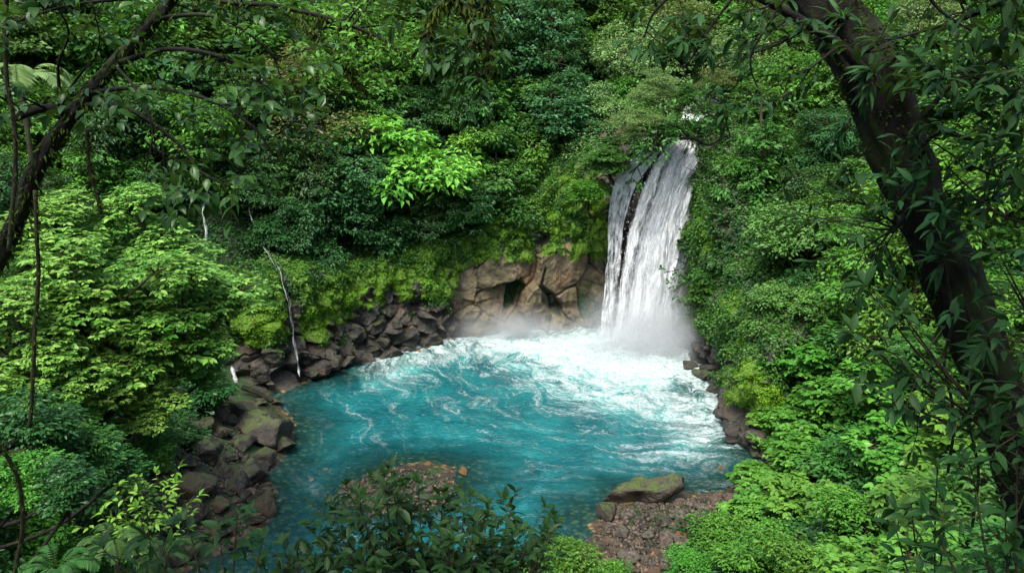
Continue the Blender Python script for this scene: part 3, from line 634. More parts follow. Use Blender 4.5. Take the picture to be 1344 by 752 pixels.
for px, py, w, kd in [(455, 525, 26, 'moss'), (415, 594, 22, 'orange'), (403, 634, 40, 'cobble'), (430, 625, 30, 'orange'), (540, 592, 30, 'orange'), (520, 600, 26, 'cobble'), (562, 598, 26, 'cobble'), (575, 612, 22, 'orange'), (395, 546, 24, 'cobble'), (382, 607, 26, 'cobble'),
                      (800, 640, 34, 'cobble'), (780, 655, 30, 'cobble'), (770, 668, 24, 'cobble'), (940, 618, 30, 'orange'), (970, 622, 26, 'cobble'), (920, 626, 22, 'cobble'), (985, 615, 20, 'dark'), (900, 632, 20, 'cobble')]:
    rock(px, py, w, kd, 'cobble', None, .5, z=-.34, zone=SUBZ)
lft = np.array([(200, 640), (240, 575), (300, 545), (350, 540), (362, 660), (330, 705), (210, 720)], float); n = 0
while n < 60:
    p = rng.uniform(lft.min(0), lft.max(0))
    if not inpoly(p, lft): continue
    n += 1; rock(*p, float(rng.uniform(9, 24)), ['dark', 'brown', 'cobble', 'moss'][int(rng.choice(4, p=[.35, .3, .15, .2]))], 'cobble', None, rng.uniform(.7, 1.1), zone=BANK)
# pebbles too many to count, between the cobbles
def pebbles(poly, n, zmax=1.2):
    lo, hi = poly.min(0), poly.max(0); P = []
    while len(P) < n:
        q = rng.uniform(lo, hi)
        if inpoly(q, poly): P.append(onz(q[0], q[1], .25)[:2])
    P = np.array(P); z_ = height(P[:, 0], P[:, 1]); R = np.minimum(rng.lognormal(-2.95, .5, n), .14)
    V = IV1[None] * R[:, None, None] * rng.uniform(.45, 1.25, (n, 1, 3)); V = V * (1 + .25 * rng.normal(size=V.shape[:2])[..., None] * .6)
    V = V + np.c_[P, z_ + R * .4][:, None]
    return V.reshape(-1, 3), (IF1[None] + (np.arange(n) * len(IV1))[:, None, None]).reshape(-1, 3), np.repeat(rng.random(n), len(IV1))
m = NT('pebble_stone'); t = m.attr('tint')
c = m.n('ShaderNodeValToRGB', {0: t}); cr = c.color_ramp; cr.elements[0].color = (.018, .015, .012, 1); cr.elements[1].color = (.12, .06, .032, 1)
for ps, cc in ((.3, (.028, .021, .015, 1)), (.6, (.058, .043, .031, 1)), (.88, (.075, .06, .045, 1))): e_ = cr.elements.new(ps); e_.color = cc
M['pebble'] = m.surf(m.n('ShaderNodeBsdfPrincipled', {'Base Color': c.outputs[0], 'Roughness': .6, 'Specular IOR Level': .35}))
isl = np.array([(410, 650), (450, 622), (520, 612), (590, 622), (625, 645), (600, 690), (500, 700), (430, 690)], float)
lft = np.array([(200, 640), (260, 560), (350, 600), (362, 660), (330, 705), (210, 720)], float)
PV, PF, PT = [], [], []; nn = 0
for poly, cnt in ((bar, 2600), (isl, 1800), (lft, 1500)):
    a_, b_, c_ = pebbles(poly, cnt); PV.append(a_); PF.append(b_ + nn); PT.append(c_); nn += len(a_)
setting(obj('pebbles', mesh('pebbles', np.concatenate(PV), np.concatenate(PF), M['pebble'], {'tint': np.concatenate(PT)}, False)), 'stuff')
# fallen log by the little cascade
lg = Parts(); A_, B_ = onz(318, 508, 1.0), onz(358, 527, .25)
tube(lg, spline([A_, (A_ + B_) / 2 + np.array([0, 0, .08]), B_], 14), np.linspace(.17, .11, 14), 9, .25, 4)
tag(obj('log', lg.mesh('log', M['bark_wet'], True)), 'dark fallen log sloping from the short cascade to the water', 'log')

# ------------------------------------------------------------------ plants
def crown(seed, lobes=9, per=42, k=24, L=.075, W=.042, flat=.6, lobe_r=(.34, .52), spread=.11, detail=0, up=.5, rosette=False, droop=.3, squash=.8, fill=0.0, nup=1.0, tsd=.17):
    """a crown of radius 1 about the origin: lobes > sprays > leaves. returns leaf Parts and the branch tips of each lobe"""
    rs = np.random.default_rng(seed); lf = Parts(); tips = []
    P_, D_, N_, L_, W_, T_ = [], [], [], [], [], []
    for i in range(lobes):
        a = 2.4 * i + rs.uniform(0, 1.2); rr = rs.uniform(.15, .68) if i else 0
        c = np.array([rr * math.cos(a), rr * math.sin(a), rs.uniform(-.7, .5) * squash + (.3 if not i else 0)])
        R = rs.uniform(*lobe_r); g = rs.normal(size=(per, 3)); g[:, 2] = g[:, 2] * .8 + up; g = unit(g)
        rad = R * rs.uniform(.62, 1.05, per) ** (1 if not fill else .7)
        q = c + g * rad[:, None] * np.array([1, 1, flat]); q[:, 2] -= .12 * np.hypot(q[:, 0], q[:, 1]) ** 2
        tips.append((c, q[rs.permutation(per)[:9]]))
        ltint = rs.uniform(-.18, .18)
        n = per * k; C = np.repeat(q, k, 0); G = np.repeat(g, k, 0); az = rs.uniform(0, 6.283, n)
        if rosette: az = np.tile(np.arange(k) * 2.3999, per) + np.repeat(rs.uniform(0, 6, per), k)
        hz = np.stack([np.cos(az), np.sin(az), np.zeros(n)], 1)
        sp_ = spread * (.15 if rosette else 1) * rs.random(n)[:, None] ** .5
        pos = C + hz * sp_ + rs.normal(0, spread * (.08 if rosette else .28), (n, 3)) * np.array([.6, .6, 1])
        d = hz + G * .45 + np.stack([0 * az, 0 * az, rs.uniform(-.35, .25, n)], 1)
        nr = np.array([0, 0, nup]) + G * .55 + rs.normal(0, .38, (n, 3))
        ll = L * rs.uniform(.5, 1.2, n) * np.repeat(rs.uniform(.75, 1.2, per), k)
        P_.append(pos); D_.append(d); N_.append(nr); L_.append(ll); W_.append(ll * W / L * rs.uniform(.8, 1.15, n))
        T_.append(np.clip(.5 + ltint + np.repeat(rs.normal(0, .14, per), k) + rs.normal(0, tsd, n), 0, 1))
    add_leaves(lf, np.concatenate(P_), np.concatenate(D_), np.concatenate(N_), np.concatenate(L_), np.concatenate(W_), np.concatenate(T_), detail=detail, droop=droop)
    return lf, tips
def limbs(tips, seed, base=-1.35, r=.055, lean=.15):
    rs = np.random.default_rng(seed); w = Parts(); b = np.array([rs.normal(0, lean), rs.normal(0, lean), base]); top = np.array([0, 0, -.35])
    tube(w, spline([b, (b + top) / 2 + rs.normal(0, .05, 3), top], 10), np.linspace(r, r * .7, 10), 7, .2, seed)
    for c, qs in tips:
        m_ = top + (c - top) * .5 + np.array([0, 0, -.06]) + rs.normal(0, .05, 3)
        tube(w, spline([top, m_, c - np.array([0, 0, .08])], 7), np.linspace(r * .6, r * .22, 7), 5, .15, seed)
        for q in qs: tube(w, spline([c - np.array([0, 0, .08]), (c + q) / 2 + rs.normal(0, .02, 3), q], 4), np.linspace(r * .2, r * .07, 4), 4)
    return w
SPEC = {}
def species(key, phrase, cat, name, mat, bark, n, **kw):
    ar = kw.pop('trunk', .05); lst = []
    for i in range(n):
        sd = (hash_(key) + i * 13) % 100000
        lf, tips = crown(sd, **kw); w = limbs(tips, sd + 1, r=ar)
        lst.append((lf.mesh('foliage', M[mat]), w.mesh('trunk', M[bark], True)))
    SPEC[key] = (lst, phrase, cat, name)
def hash_(s):
    h = 7
    for ch in s: h = (h * 31 + ord(ch)) % 99991
    return h
M['leaf_pale2'] = leaf_mat('leaf_puff', (.04, .13, .025), (.12, .27, .06), trans=.3)
M['leaf_small'] = leaf_mat('leaf_small', (.025, .12, .012), (.09, .25, .025), trans=.3)
species('puff', 'rounded light green bush of tiny leaves', 'bush', 'rounded_bush', 'leaf_pale2', 'bark', 1, lobes=16, per=56, k=22, L=.066, W=.038, flat=.7, lobe_r=(.2, .45), tsd=.22)
species('small', 'light green small leaved shrub', 'shrub', 'small_leaved_shrub', 'leaf_small', 'bark', 3, lobes=14, per=44, k=11, L=.10, W=.055, flat=.6, detail=0, spread=.17, lobe_r=(.22, .5), tsd=.24)
species('mid', 'mid green broadleaf tree', 'tree', 'broadleaf_tree', 'leaf_mid', 'bark', 3, lobes=11, per=38, k=22, L=.10, W=.052, flat=.62)
species('dark', 'dark green dense tree', 'tree', 'dense_tree', 'leaf_dark', 'bark', 3, lobes=12, per=46, k=24, L=.072, W=.036, flat=.75, droop=.5)
species('blue', 'bluish green leafy tree', 'tree', 'leafy_tree', 'leaf_blue', 'bark', 2, lobes=10, per=46, k=22, L=.085, W=.05, flat=.7)
species('bright', 'bright yellow green tree with layered sprays', 'tree', 'layered_tree', 'leaf_bright', 'bark', 2, lobes=10, per=34, k=12, L=.105, W=.055, flat=.34, spread=.15, nup=1.6, up=.25, squash=1.25, lobe_r=(.36, .5))
species('layer', 'fresh green tree with flat layered sprays', 'tree', 'layered_tree', 'leaf_herb', 'bark', 2, lobes=11, per=36, k=14, L=.10, W=.052, flat=.36, spread=.14, nup=1.5, up=.25, squash=1.2)
species('pale', 'pale grey green fine leaved tree', 'tree', 'fine_leaved_tree', 'leaf_pale', 'bark_pale', 2, lobes=12, per=60, k=24, L=.052, W=.03, flat=.5, nup=1.4, up=.35)
species('olive', 'olive brown thin leaved tree', 'tree', 'thin_leaved_tree', 'leaf_olive', 'bark_pale', 2, lobes=10, per=46, k=16, L=.06, W=.03, flat=.55)
species('shrub', 'bright light green shrub with whorled leaves', 'shrub', 'whorled_shrub', 'leaf_shrub', 'bark', 3, lobes=12, per=100, k=8, L=.080, W=.040, flat=.62, rosette=True, detail=1, nup=1.15, tsd=.24, up=.35, spread=.12, squash=1.3, lobe_r=(.34, .5))
species('herb', 'fresh green broad leaved shrub', 'shrub', 'broad_leaved_shrub', 'leaf_herb', 'bark', 3, lobes=10, per=34, k=9, L=.15, W=.095, flat=.7, rosette=True, detail=1, nup=1.4, spread=.2, fill=1)
species('herb2', 'mid green leafy shrub', 'shrub', 'leafy_shrub', 'leaf_mid', 'bark', 2, lobes=10, per=40, k=10, L=.13, W=.06, flat=.75, detail=1, nup=1.2, spread=.2, fill=1)
species('gloom', 'dark green leafy shrub', 'shrub', 'dark_leaved_shrub', 'leaf_dark', 'bark', 2, lobes=11, per=46, k=9, L=.13, W=.065, flat=.6, detail=1, nup=1.1, spread=.2, fill=1, tsd=.25, lobe_r=(.25, .5))
def plant(key, P, R, rot=None, sq=1.0, label=None, group=None, trunk=True):
    """P: centre of the crown in the world, R its radius"""
    lst, phrase, cat, name = SPEC[key]; fo, tr = lst[int(rng.integers(len(lst)))]
    e = empty(name, (P[0], P[1], P[2] - 1.35 * R * sq)); e['category'] = cat
    e.rotation_euler = (0, 0, rng.uniform(0, 6.28) if rot is None else rot)
    a = obj('crown' if cat == 'tree' else 'foliage', fo, e); a.location = (0, 0, 1.35 * R * sq); a.scale = (R, R, R * sq)
    if trunk: b = obj('trunk' if cat == 'tree' else 'stem', tr, e); b.location = (0, 0, 1.35 * R * sq); b.scale = (R, R, R * sq)
    gz = ground(P[0], P[1]); zb = P[2] - 1.2 * R * sq
    if trunk and zb - gz > .15:                     # the trunk leans back to the bank it grows from
        foot = np.array([P[0], P[1], gz])
        if zb - gz > 1.0:
            A_ = np.linspace(0, 6.283, 24, endpoint=False); D_ = np.arange(.6, 7.5, .45); AA, DD = np.meshgrid(A_, D_); X_ = P[0] + (DD * np.cos(AA)).ravel(); Y_ = P[1] + (DD * np.sin(AA)).ravel(); H_ = height(X_, Y_)
            drop = np.abs(zb - .6 - H_); cost = DD.ravel() * 1.0 + np.where(H_ > zb + .5, 6, drop * 1.1); k_ = cost.argmin()
            if cost[k_] < (zb - gz) * 1.1: foot = np.array([X_[k_], Y_[k_], H_[k_]])
        w_ = Parts(); o_ = np.array(e.location); top_ = np.array([P[0], P[1], P[2] - .9 * R * sq]); ft = foot - np.array([0, 0, .3])
        tube(w_, spline([top_ - o_, (top_ * .55 + ft * .45) - o_ + np.array([0, 0, -.12 * np.linalg.norm((top_ - ft)[:2])]), ft - o_], 12), np.linspace(.045, .06, 12) * min(R, 2.5), 7, .25, 3)
        lt = obj('lower_trunk', w_.mesh('lower_trunk', M['bark_wet'], True), e); e.rotation_euler = (0, 0, 0); a.rotation_euler = b.rotation_euler = (0, 0, rng.uniform(0, 6.28))
    px, py, f = proj(P); PLANTS.append((e, phrase, cat, float(px), float(py), R, label, key, float(f))); return e
def on_slope(key, px, py, rpx, sq=1.0, fwd=.55, label=None, lim=(.25, 6)):
    P = hit(px, py + rpx * .25); _, _, f = proj(P); R = float(np.clip(rpx * f / FPX, *lim))
    C = P - unit(ray(px, py)) * R * fwd; C[2] += R * .25
    q = at(px, py, C[1]); return plant(key, q, R, sq=sq, label=label)
HERO = [
    # back wall, upper row to lower row
    (325, 50, 66, 'layer'), (395, 120, 78, 'olive', 'greyish olive tree with a thin dry looking crown on the upper left wall'), (470, 75, 66, 'layer'), (545, 40, 62, 'mid'), (560, 110, 50, 'dark'), (625, 60, 56, 'dark'), (640, 140, 58, 'mid'),
    (690, 60, 60, 'blue'), (700, 140, 52, 'mid'), (740, 90, 50, 'dark'), (775, 35, 60, 'mid'), (830, 95, 72, 'pale', 'wide pale grey green tree spreading left above the waterfall lip'), (785, 165, 52, 'pale', 'pale fine leaved tree hanging over the side veil of the waterfall'), (900, 45, 66, 'olive', 'brownish olive tree high above the waterfall'),
    (965, 95, 58, 'pale', 'pale tree just right of the bright gap above the waterfall'), (545, 215, 82, 'bright', 'bright yellow green tree with layered sprays in the middle of the back wall'),
    (615, 185, 44, 'bright', 'smaller yellow green tree touching the right side of the brightest one'), (455, 250, 56, 'blue'), (485, 295, 46, 'blue'), (650, 235, 55, 'mid'), (700, 220, 42, 'layer'), (610, 275, 50, 'dark'), (550, 290, 45, 'dark'), (430, 180, 52, 'dark'), (385, 230, 56, 'dark'),
    (330, 150, 60, 'dark'), (420, 300, 44, 'dark'), (365, 285, 40, 'dark'), (740, 200, 36, 'mid'), (250, 60, 66, 'mid'), (180, 90, 66, 'layer'), (100, 60, 70, 'mid'), (30, 60, 66, 'mid'), (250, 180, 60, 'layer'), (170, 190, 64, 'dark'), (90, 150, 60, 'mid'), (20, 170, 60, 'layer'),
    (480, 150, 50, 'mid'), (690, 280, 34, 'small'), (520, 150, 46, 'blue'), (590, 30, 50, 'blue'), (840, 20, 60, 'mid'), (960, 20, 60, 'olive'), (745, 130, 50, 'blue'),
    # right of the fall
    (985, 170, 52, 'mid'), (1000, 245, 60, 'mid'), (975, 255, 40, 'blue'), (955, 330, 40, 'mid'), (985, 335, 52, 'dark'), (950, 390, 42, 'mid'), (1035, 130, 60, 'layer'), (1085, 200, 60, 'dark'), (1130, 120, 64, 'mid'), (1050, 260, 50, 'dark'), (1110, 280, 56, 'mid'),
    (1065, 325, 74, 'puff', 'rounded light green bush of tiny leaves on the right slope'), (1000, 400, 48, 'dark'), (1050, 410, 55, 'puff', 'lower round bush of tiny leaves hanging over the right mossy cliff'), (1120, 370, 60, 'layer'), (1170, 300, 60, 'layer'), (1240, 130, 80, 'mid'), (1310, 80, 80, 'mid'), (1240, 240, 76, 'bright', 'yellow green tree lit behind the dark leaning trunk on the right'), (1310, 200, 70, 'layer'), (1300, 300, 80, 'layer'), (1200, 380, 70, 'layer')]
for h in HERO: on_slope(h[3], h[0], h[1], h[2] * 1.22, sq=rng.uniform(.9, 1.2), label=h[4] if len(h) > 4 else None)
# trees leaning over the lip of the fall
for px, py, r_, Y, k_, lb in [(878, 168, 32, 55.0, 'mid', 'small tree with branches reaching across the waterfall lip'), (838, 168, 50, 55.5, 'pale', None), (800, 205, 40, 55.6, 'mid', 'drooping green tree at the top of the side veil'), (925, 142, 18, 56, 'mid', None), (902, 126, 24, 57, 'mid', None), (908, 140, 24, 58, 'olive', None), (965, 300, 30, 53.5, 'small', None), (985, 380, 36, 50, 'mid', None), (940, 305, 20, 54.5, 'small', None), (1000, 440, 32, 46, 'small', None), (960, 250, 26, 54, 'layer', None), (945, 395, 24, 52, 'mid', None), (985, 205, 40, 54.5, 'mid', None), (770, 250, 34, 55.5, 'small', None), (858, 115, 42, 57, 'pale', None), (940, 100, 26, 58, 'olive', None)]:
    P = at(px, py, Y); plant(k_, P, r_ * proj(P)[2] / FPX, sq=.7, label=lb, trunk=py > 190)
# right slope, coming down towards the viewer
for px, py, r_, k_ in [(1060, 470, 56, 'herb'), (1120, 450, 60, 'herb2'), (1030, 540, 46, 'herb'), (1090, 530, 60, 'herb'), (1160, 510, 66, 'herb'), (1230, 480, 66, 'herb2'), (1300, 430, 76, 'layer'), (1050, 600, 56, 'herb'), (1120, 600, 66, 'herb2'), (1190, 590, 70, 'herb'), (1270, 560, 76, 'herb'),
                       (1330, 540, 76, 'herb2'), (1000, 655, 52, 'herb'), (1060, 670, 62, 'herb'), (1130, 680, 70, 'small'), (1210, 670, 76, 'herb'), (1290, 650, 80, 'herb2'), (950, 705, 50, 'small'), (1000, 725, 60, 'small'), (1070, 740, 66, 'small'), (1150, 750, 76, 'herb'), (1240, 750, 80, 'herb'), (1330, 740, 80, 'herb2'), (905, 740, 40, 'small'), (985, 620, 30, 'herb'), (1015, 575, 30, 'herb')]:
    on_slope(k_, px, py, r_, sq=.85, fwd=.3)
on_slope('small', 745, 735, 46, label='light green bush at the lower edge right of the dark bottom shrub'); on_slope('small', 800, 760, 36); on_slope('small', 700, 755, 36)

# more of the same kinds filling the slopes between them
def filler(x0, x1, y0, y1, step, kinds, wts, rpx, seed, okf=lambda x, y: True):
    rs = np.random.default_rng(seed)
    for j, yy in enumerate(np.arange(y0, y1, step * .85)):
        for xx in np.arange(x0 + (j % 2) * step / 2, x1, step):
            a, b = xx + rs.uniform(-.4, .4) * step, yy + rs.uniform(-.4, .4) * step
            k_ = kinds[int(rs.choice(len(kinds), p=np.array(wts) / sum(wts)))]; r_ = rpx * rs.uniform(.75, 1.2); q_ = rs.uniform(.85, 1.2)
            if okf(a, b): on_slope(k_, a, b, r_, sq=q_)
filler(-20, 800, -30, 300, 78, ['mid', 'dark', 'blue', 'layer', 'olive'], [4, 2.6, 2.6, 3.4, .7], 56, 5, lambda x, y: y < 285 - max(0, x - 560) * .45)
filler(800, 1360, -30, 130, 78, ['mid', 'pale', 'dark', 'layer', 'olive'], [4, 1.5, 3, 3, .6], 56, 6, lambda x, y: not (850 < x < 965 and y > 60))
filler(965, 1360, 130, 420, 74, ['mid', 'layer', 'dark', 'bright', 'herb2'], [4, 4, 2, .6, 2], 52, 8, lambda x, y: x > 965 + (y - 130) * .25)
filler(-20, 300, 180, 330, 80, ['mid', 'layer', 'dark'], [3, 3, 2], 56, 9)
# left bank
for px, py, r_, Y, lb in [(110, 400, 130, 20, 'big bright shrub with whorled leaves filling the left edge'), (235, 410, 112, 22, 'bright whorled leaf shrub reaching towards the small cascade'), (60, 300, 100, 24, None), (190, 310, 95, 26, 'bright whorled leaf shrub in the upper part of the left thicket'), (292, 396, 50, 23, 'narrow tip shrub with whorled leaves nearest the mossy cliff'), (30, 450, 100, 18, None), (150, 475, 80, 20, None), (190, 505, 62, 20.5, None), (85, 520, 66, 18.5, None), (262, 468, 46, 24, None)]:
    P = at(px, py, Y); plant('shrub', P, r_ * proj(P)[2] / FPX, sq=.85, label=lb)
for px, py, r_, k_ in [(60, 640, 70, 'gloom'), (150, 660, 56, 'herb2'), (30, 720, 80, 'small'), (120, 730, 60, 'small'), (200, 600, 36, 'small'), (180, 560, 50, 'gloom'), (90, 560, 70, 'gloom'), (230, 560, 40, 'gloom'), (30, 590, 60, 'gloom'), (270, 520, 46, 'gloom')]:
    on_slope(k_, px, py, r_, sq=.8, fwd=.25)

for px, py, r_, Y, k_ in [(45, 560, 62, 15, 'gloom'), (110, 590, 56, 16, 'herb2'), (20, 625, 60, 13, 'small'), (150, 600, 46, 18, 'gloom'), (190, 575, 40, 22, 'herb2'), (85, 640, 50, 13, 'gloom')]:
    P = at(px, py, Y); plant(k_, P, r_ * proj(P)[2] / FPX, sq=.8)
# leafy ground cover on all slopes, ivy and moss tufts on the cliff: uncountable
def scatter_terrain(n, name, mat, L, seed, keepf):
    rs = np.random.default_rng(seed)
    ix = np.searchsorted(gx, (-44, 44)); iy = np.searchsorted(gy, (3, 88))
    Vt = np.stack([GX, GY, GZ.reshape(GX.shape)], 2)[ix[0]:ix[1], iy[0]:iy[1]]
    a, b, c_ = Vt[:-1, :-1].reshape(-1, 3), Vt[1:, :-1].reshape(-1, 3), Vt[:-1, 1:].reshape(-1, 3)
    nr = np.cross(b - a, c_ - a); ar = np.linalg.norm(nr, axis=1); ctr = (b + c_) / 2
    px, py, f = proj(ctr); vis = (f > 3) & (px > -60) & (px < 1404) & (py > -90) & (py < 830); sd, q = shore_sd(ctr[:, 0], ctr[:, 1])
    w = ar * vis * keepf(ctr, sd, q) / np.clip(f, 10, 60) ** .5; w /= w.sum()
    i = rs.choice(len(w), n, p=w); u, v = rs.random((2, n, 1)); P = a[i] + (b - a)[i] * u + (c_ - a)[i] * v; N = unit(nr[i])
    clump = fbm(P * .8, 3, seed); lift = np.clip(.28 + .9 * clump, 0, 1.2) * rs.random(n)
    P = P + N * lift[:, None]; P[:, 2] += lift * .3
    az = rs.uniform(0, 6.28, n); d = np.stack([np.cos(az), np.sin(az), rs.uniform(-.6, .2, n)], 1) + N * .4
    nn_ = N * .9 + np.array([0, 0, .8]) + rs.normal(0, .4, (n, 3)); ll = L * rs.uniform(.55, 1.2, n)
    p_ = Parts(); add_leaves(p_, P, d, nn_, ll, ll * .55, np.clip(.45 + .7 * fbm(P * .35, 3, seed + 7) + rs.normal(0, .15, n), 0, 1))
    setting(obj(name, p_.mesh(name, M[mat])), 'stuff')
land = lambda c_, sd, q: np.where(q[:, 1] < 1.0, sstep(3.2, 4.8, sd + fbm(c_ * .5, 3, 4) * 1.0), sstep(.8, 1.6, sd))
scatter_terrain(520000, 'undergrowth', 'under', .21, 21, land)
def cliff_scatter(name, mat, mask, n, L, seed, lift=.18, hang=.0, wd=.7):
    rs = np.random.default_rng(seed); Vc = CLIFF_V.reshape(NU, NV, 3); ea = np.linalg.norm(np.gradient(Vc, axis=0), axis=2) * np.linalg.norm(np.gradient(Vc, axis=1), axis=2)
    N = unit(np.cross(np.gradient(Vc, axis=1), np.gradient(Vc, axis=0))).reshape(-1, 3); N *= np.sign(np.sum(N * -O3, 1) + 1e-6)[:, None] if True else 1
    w = ea.ravel() * mask; w /= w.sum(); i = rs.choice(len(w), n, p=w)
    P = CLIFF_V[i] + rs.normal(0, .05, (n, 3)) + N[i] * (lift * rs.random(n) * np.clip(.6 + 1.3 * fbm(CLIFF_V[i] * 1.1, 3, seed), .05, 2))[:, None]
    az = rs.uniform(0, 6.28, n); d = np.stack([np.cos(az), np.sin(az), rs.uniform(-.5, .4, n) - hang], 1) + N[i] * .7
    nn_ = N[i] + np.array([0, 0, .7]) + rs.normal(0, .4, (n, 3)); ll = L * rs.uniform(.5, 1.2, n)
    p_ = Parts(); add_leaves(p_, P, d, nn_, ll, ll * wd, np.clip(.5 + .75 * fbm(P * .7, 3, seed + 1) + rs.normal(0, .16, n), 0, 1))
    setting(obj(name, p_.mesh(name, M[mat])), 'stuff')
cz = np.repeat(s[None], NU, 0).ravel()
cliff_scatter('moss', 'moss', np.clip(CLIFF_MOSS - .35, 0, 1) * (cz < .93), 130000, .075, 31, .14)
fallz = (px0 > 780) & (px0 < 935) & (py0 > 170)
ivm = sstep(.62, .80, cz + .18 * fbm(CLIFF_V * .5, 3, 77)) * np.where(fallz, .0, 1) * (1 - .75 * np.clip(CLIFF_MOSS, 0, 1) * sstep(.9, .8, cz))
ivm = np.maximum(ivm, .45 * sstep(.08, .28, fbm(CLIFF_V * .6, 3, 78)) * (Z.ravel() > 1.5) * (1 - CLIFF_BROWN) * (1 - gul) * ~fallz)
ivm = np.maximum(ivm, ((px0 > 905) & (px0 < 1000) & (py0 < 470) & (Z.ravel() > 2.5)) * 1.3 * sstep(-.6, -.1, fbm(CLIFF_V * .6, 3, 79)))
ivm = np.maximum(ivm, ((px0 > 640) & (px0 < 790) & (py0 < 300)) * .7 * sstep(-.1, .2, fbm(CLIFF_V * .6, 3, 80)))
cliff_scatter('ivy', 'ivy', ivm, 130000, .19, 33, .45, .35)
# ------------------------------------------------------------------ plants near the viewpoint
def leafset(): return dict(P=[], D=[], N=[], L=[], T=[])
def flush(ls, parts, ratio, detail=1, droop=.3):
    if not ls['P']: return
    L = np.array(ls['L']); add_leaves(parts, np.array(ls['P']), np.array(ls['D']), np.array(ls['N']), L, L * ratio, np.clip(np.array(ls['T']), 0, 1), detail=detail, droop=droop)
def twig(w, ls, p, d, L, r, rs, leafL, level=0, kids=5, gap=.035, bend=.25, up=.0, whorl=False, tint=.5, flat=1.0):
    """a branching twig with leaves set alternately along it"""
    n = 7; pts = [np.array(p, float)]; d = unit(np.array(d, float))
    for _ in range(n - 1):
        d = unit(d + rs.normal(0, bend / 2.2, 3) + np.array([0, 0, up * .15])); pts.append(pts[-1] + d * L / (n - 1))
    pts = np.array(pts); tube(w, pts, np.linspace(r, r * .35, n), 5)
    if level > 0:
        for k in range(kids):
            f = rs.uniform(.25, 1.0) if k else 1.0; i = min(int(f * (n - 1)), n - 2)
            q = pts[i] + (pts[i + 1] - pts[i]) * (f * (n - 1) - i if f < 1 else 1); dd = unit(pts[i + 1] - pts[i])
            side = unit(np.cross(dd, rs.normal(size=3))); side[2] *= flat
            twig(w, ls, q, dd * .75 + side * rs.uniform(.5, 1.0), L * rs.uniform(.4, .62), r * .5, rs, leafL, level - 1, max(3, kids - 1), gap, bend, up, whorl, tint, flat)
        return
    dd = unit(np.gradient(pts, axis=0)); m = max(3, int(L * .85 / gap)); sgn = 1
    for k in range(m):
        f = .15 + .85 * (k + .5) / m; i = min(int(f * (n - 1)), n - 2); q = pts[i] + (pts[i + 1] - pts[i]) * (f * (n - 1) - i)
        sd_ = unit(np.cross(dd[i], np.array([0, 0, 1.0])) + rs.normal(0, .2, 3)) * sgn; sgn = -sgn
        ls['P'].append(q); ls['D'].append(sd_ * .85 + dd[i] * .6 + np.array([0, 0, rs.uniform(-.35, .15)])); ls['N'].append(np.array([0, 0, 1.0]) + rs.normal(0, .35, 3))
        ls['L'].append(leafL * rs.uniform(.6, 1.1)); ls['T'].append(tint + rs.normal(0, .2))
    for k in range(5 if whorl else 2):
        a = rs.uniform(0, 6.28); sd_ = unit(np.cross(dd[-1], np.array([math.cos(a), math.sin(a), .3])))
        ls['P'].append(pts[-1]); ls['D'].append(dd[-1] * (.5 if whorl else 1) + sd_ * .6); ls['N'].append(np.array([0, 0, 1.0]) + rs.normal(0, .3, 3)); ls['L'].append(leafL * rs.uniform(.75, 1.1)); ls['T'].append(tint + rs.normal(0, .2))
def path(pts): return np.array([at(x, y, Y) for x, y, Y in pts])
def along(line, f):
    k = f * (len(line) - 1); i = min(int(k), len(line) - 2); return line[i] + (line[i + 1] - line[i]) * (k - i), unit(line[i + 1] - line[i])
def stems_from(w, ls, line, r0, r1, n, rs, leafL, tl, level, lo=.15, k=6, dirf=None, **kw):
    L = spline(line, 22); tube(w, L, np.linspace(r0, r1, 22), k, .25, int(rs.integers(999)))
    for i in range(n):
        p, d = along(L, rs.uniform(lo, 1)); side = unit(np.cross(d, rs.normal(size=3))) if dirf is None else unit(dirf(rs))
        twig(w, ls, p, d * .5 + side, tl * rs.uniform(.6, 1.1), r1 * .8, rs, leafL, level, **kw)
def moss_fringe(parts, line, rad, n, rs, L=.05, hang=.7):
    P, D, N = [], [], []
    for _ in range(n):
        p, d = along(line, rs.random()); s_ = unit(np.cross(d, rs.normal(size=3))); P.append(p + s_ * rad); D.append(s_ * .6 + np.array([0, 0, -hang])); N.append(rs.normal(size=3))
    ll = L * rs.uniform(.5, 1.6, n); add_leaves(parts, np.array(P), np.array(D), np.array(N), ll, ll * .28, rs.random(n))

def to_ground(w, p, r):
    g = ground(p[0], p[1])
    if p[2] - g > .05: tube(w, spline([np.array(p), np.array([p[0] + .04, p[1] - .05, (p[2] + g) / 2]), np.array([p[0], p[1], g - .25])], 8), np.linspace(r, r * 1.3, 8), 8, .25, 5)
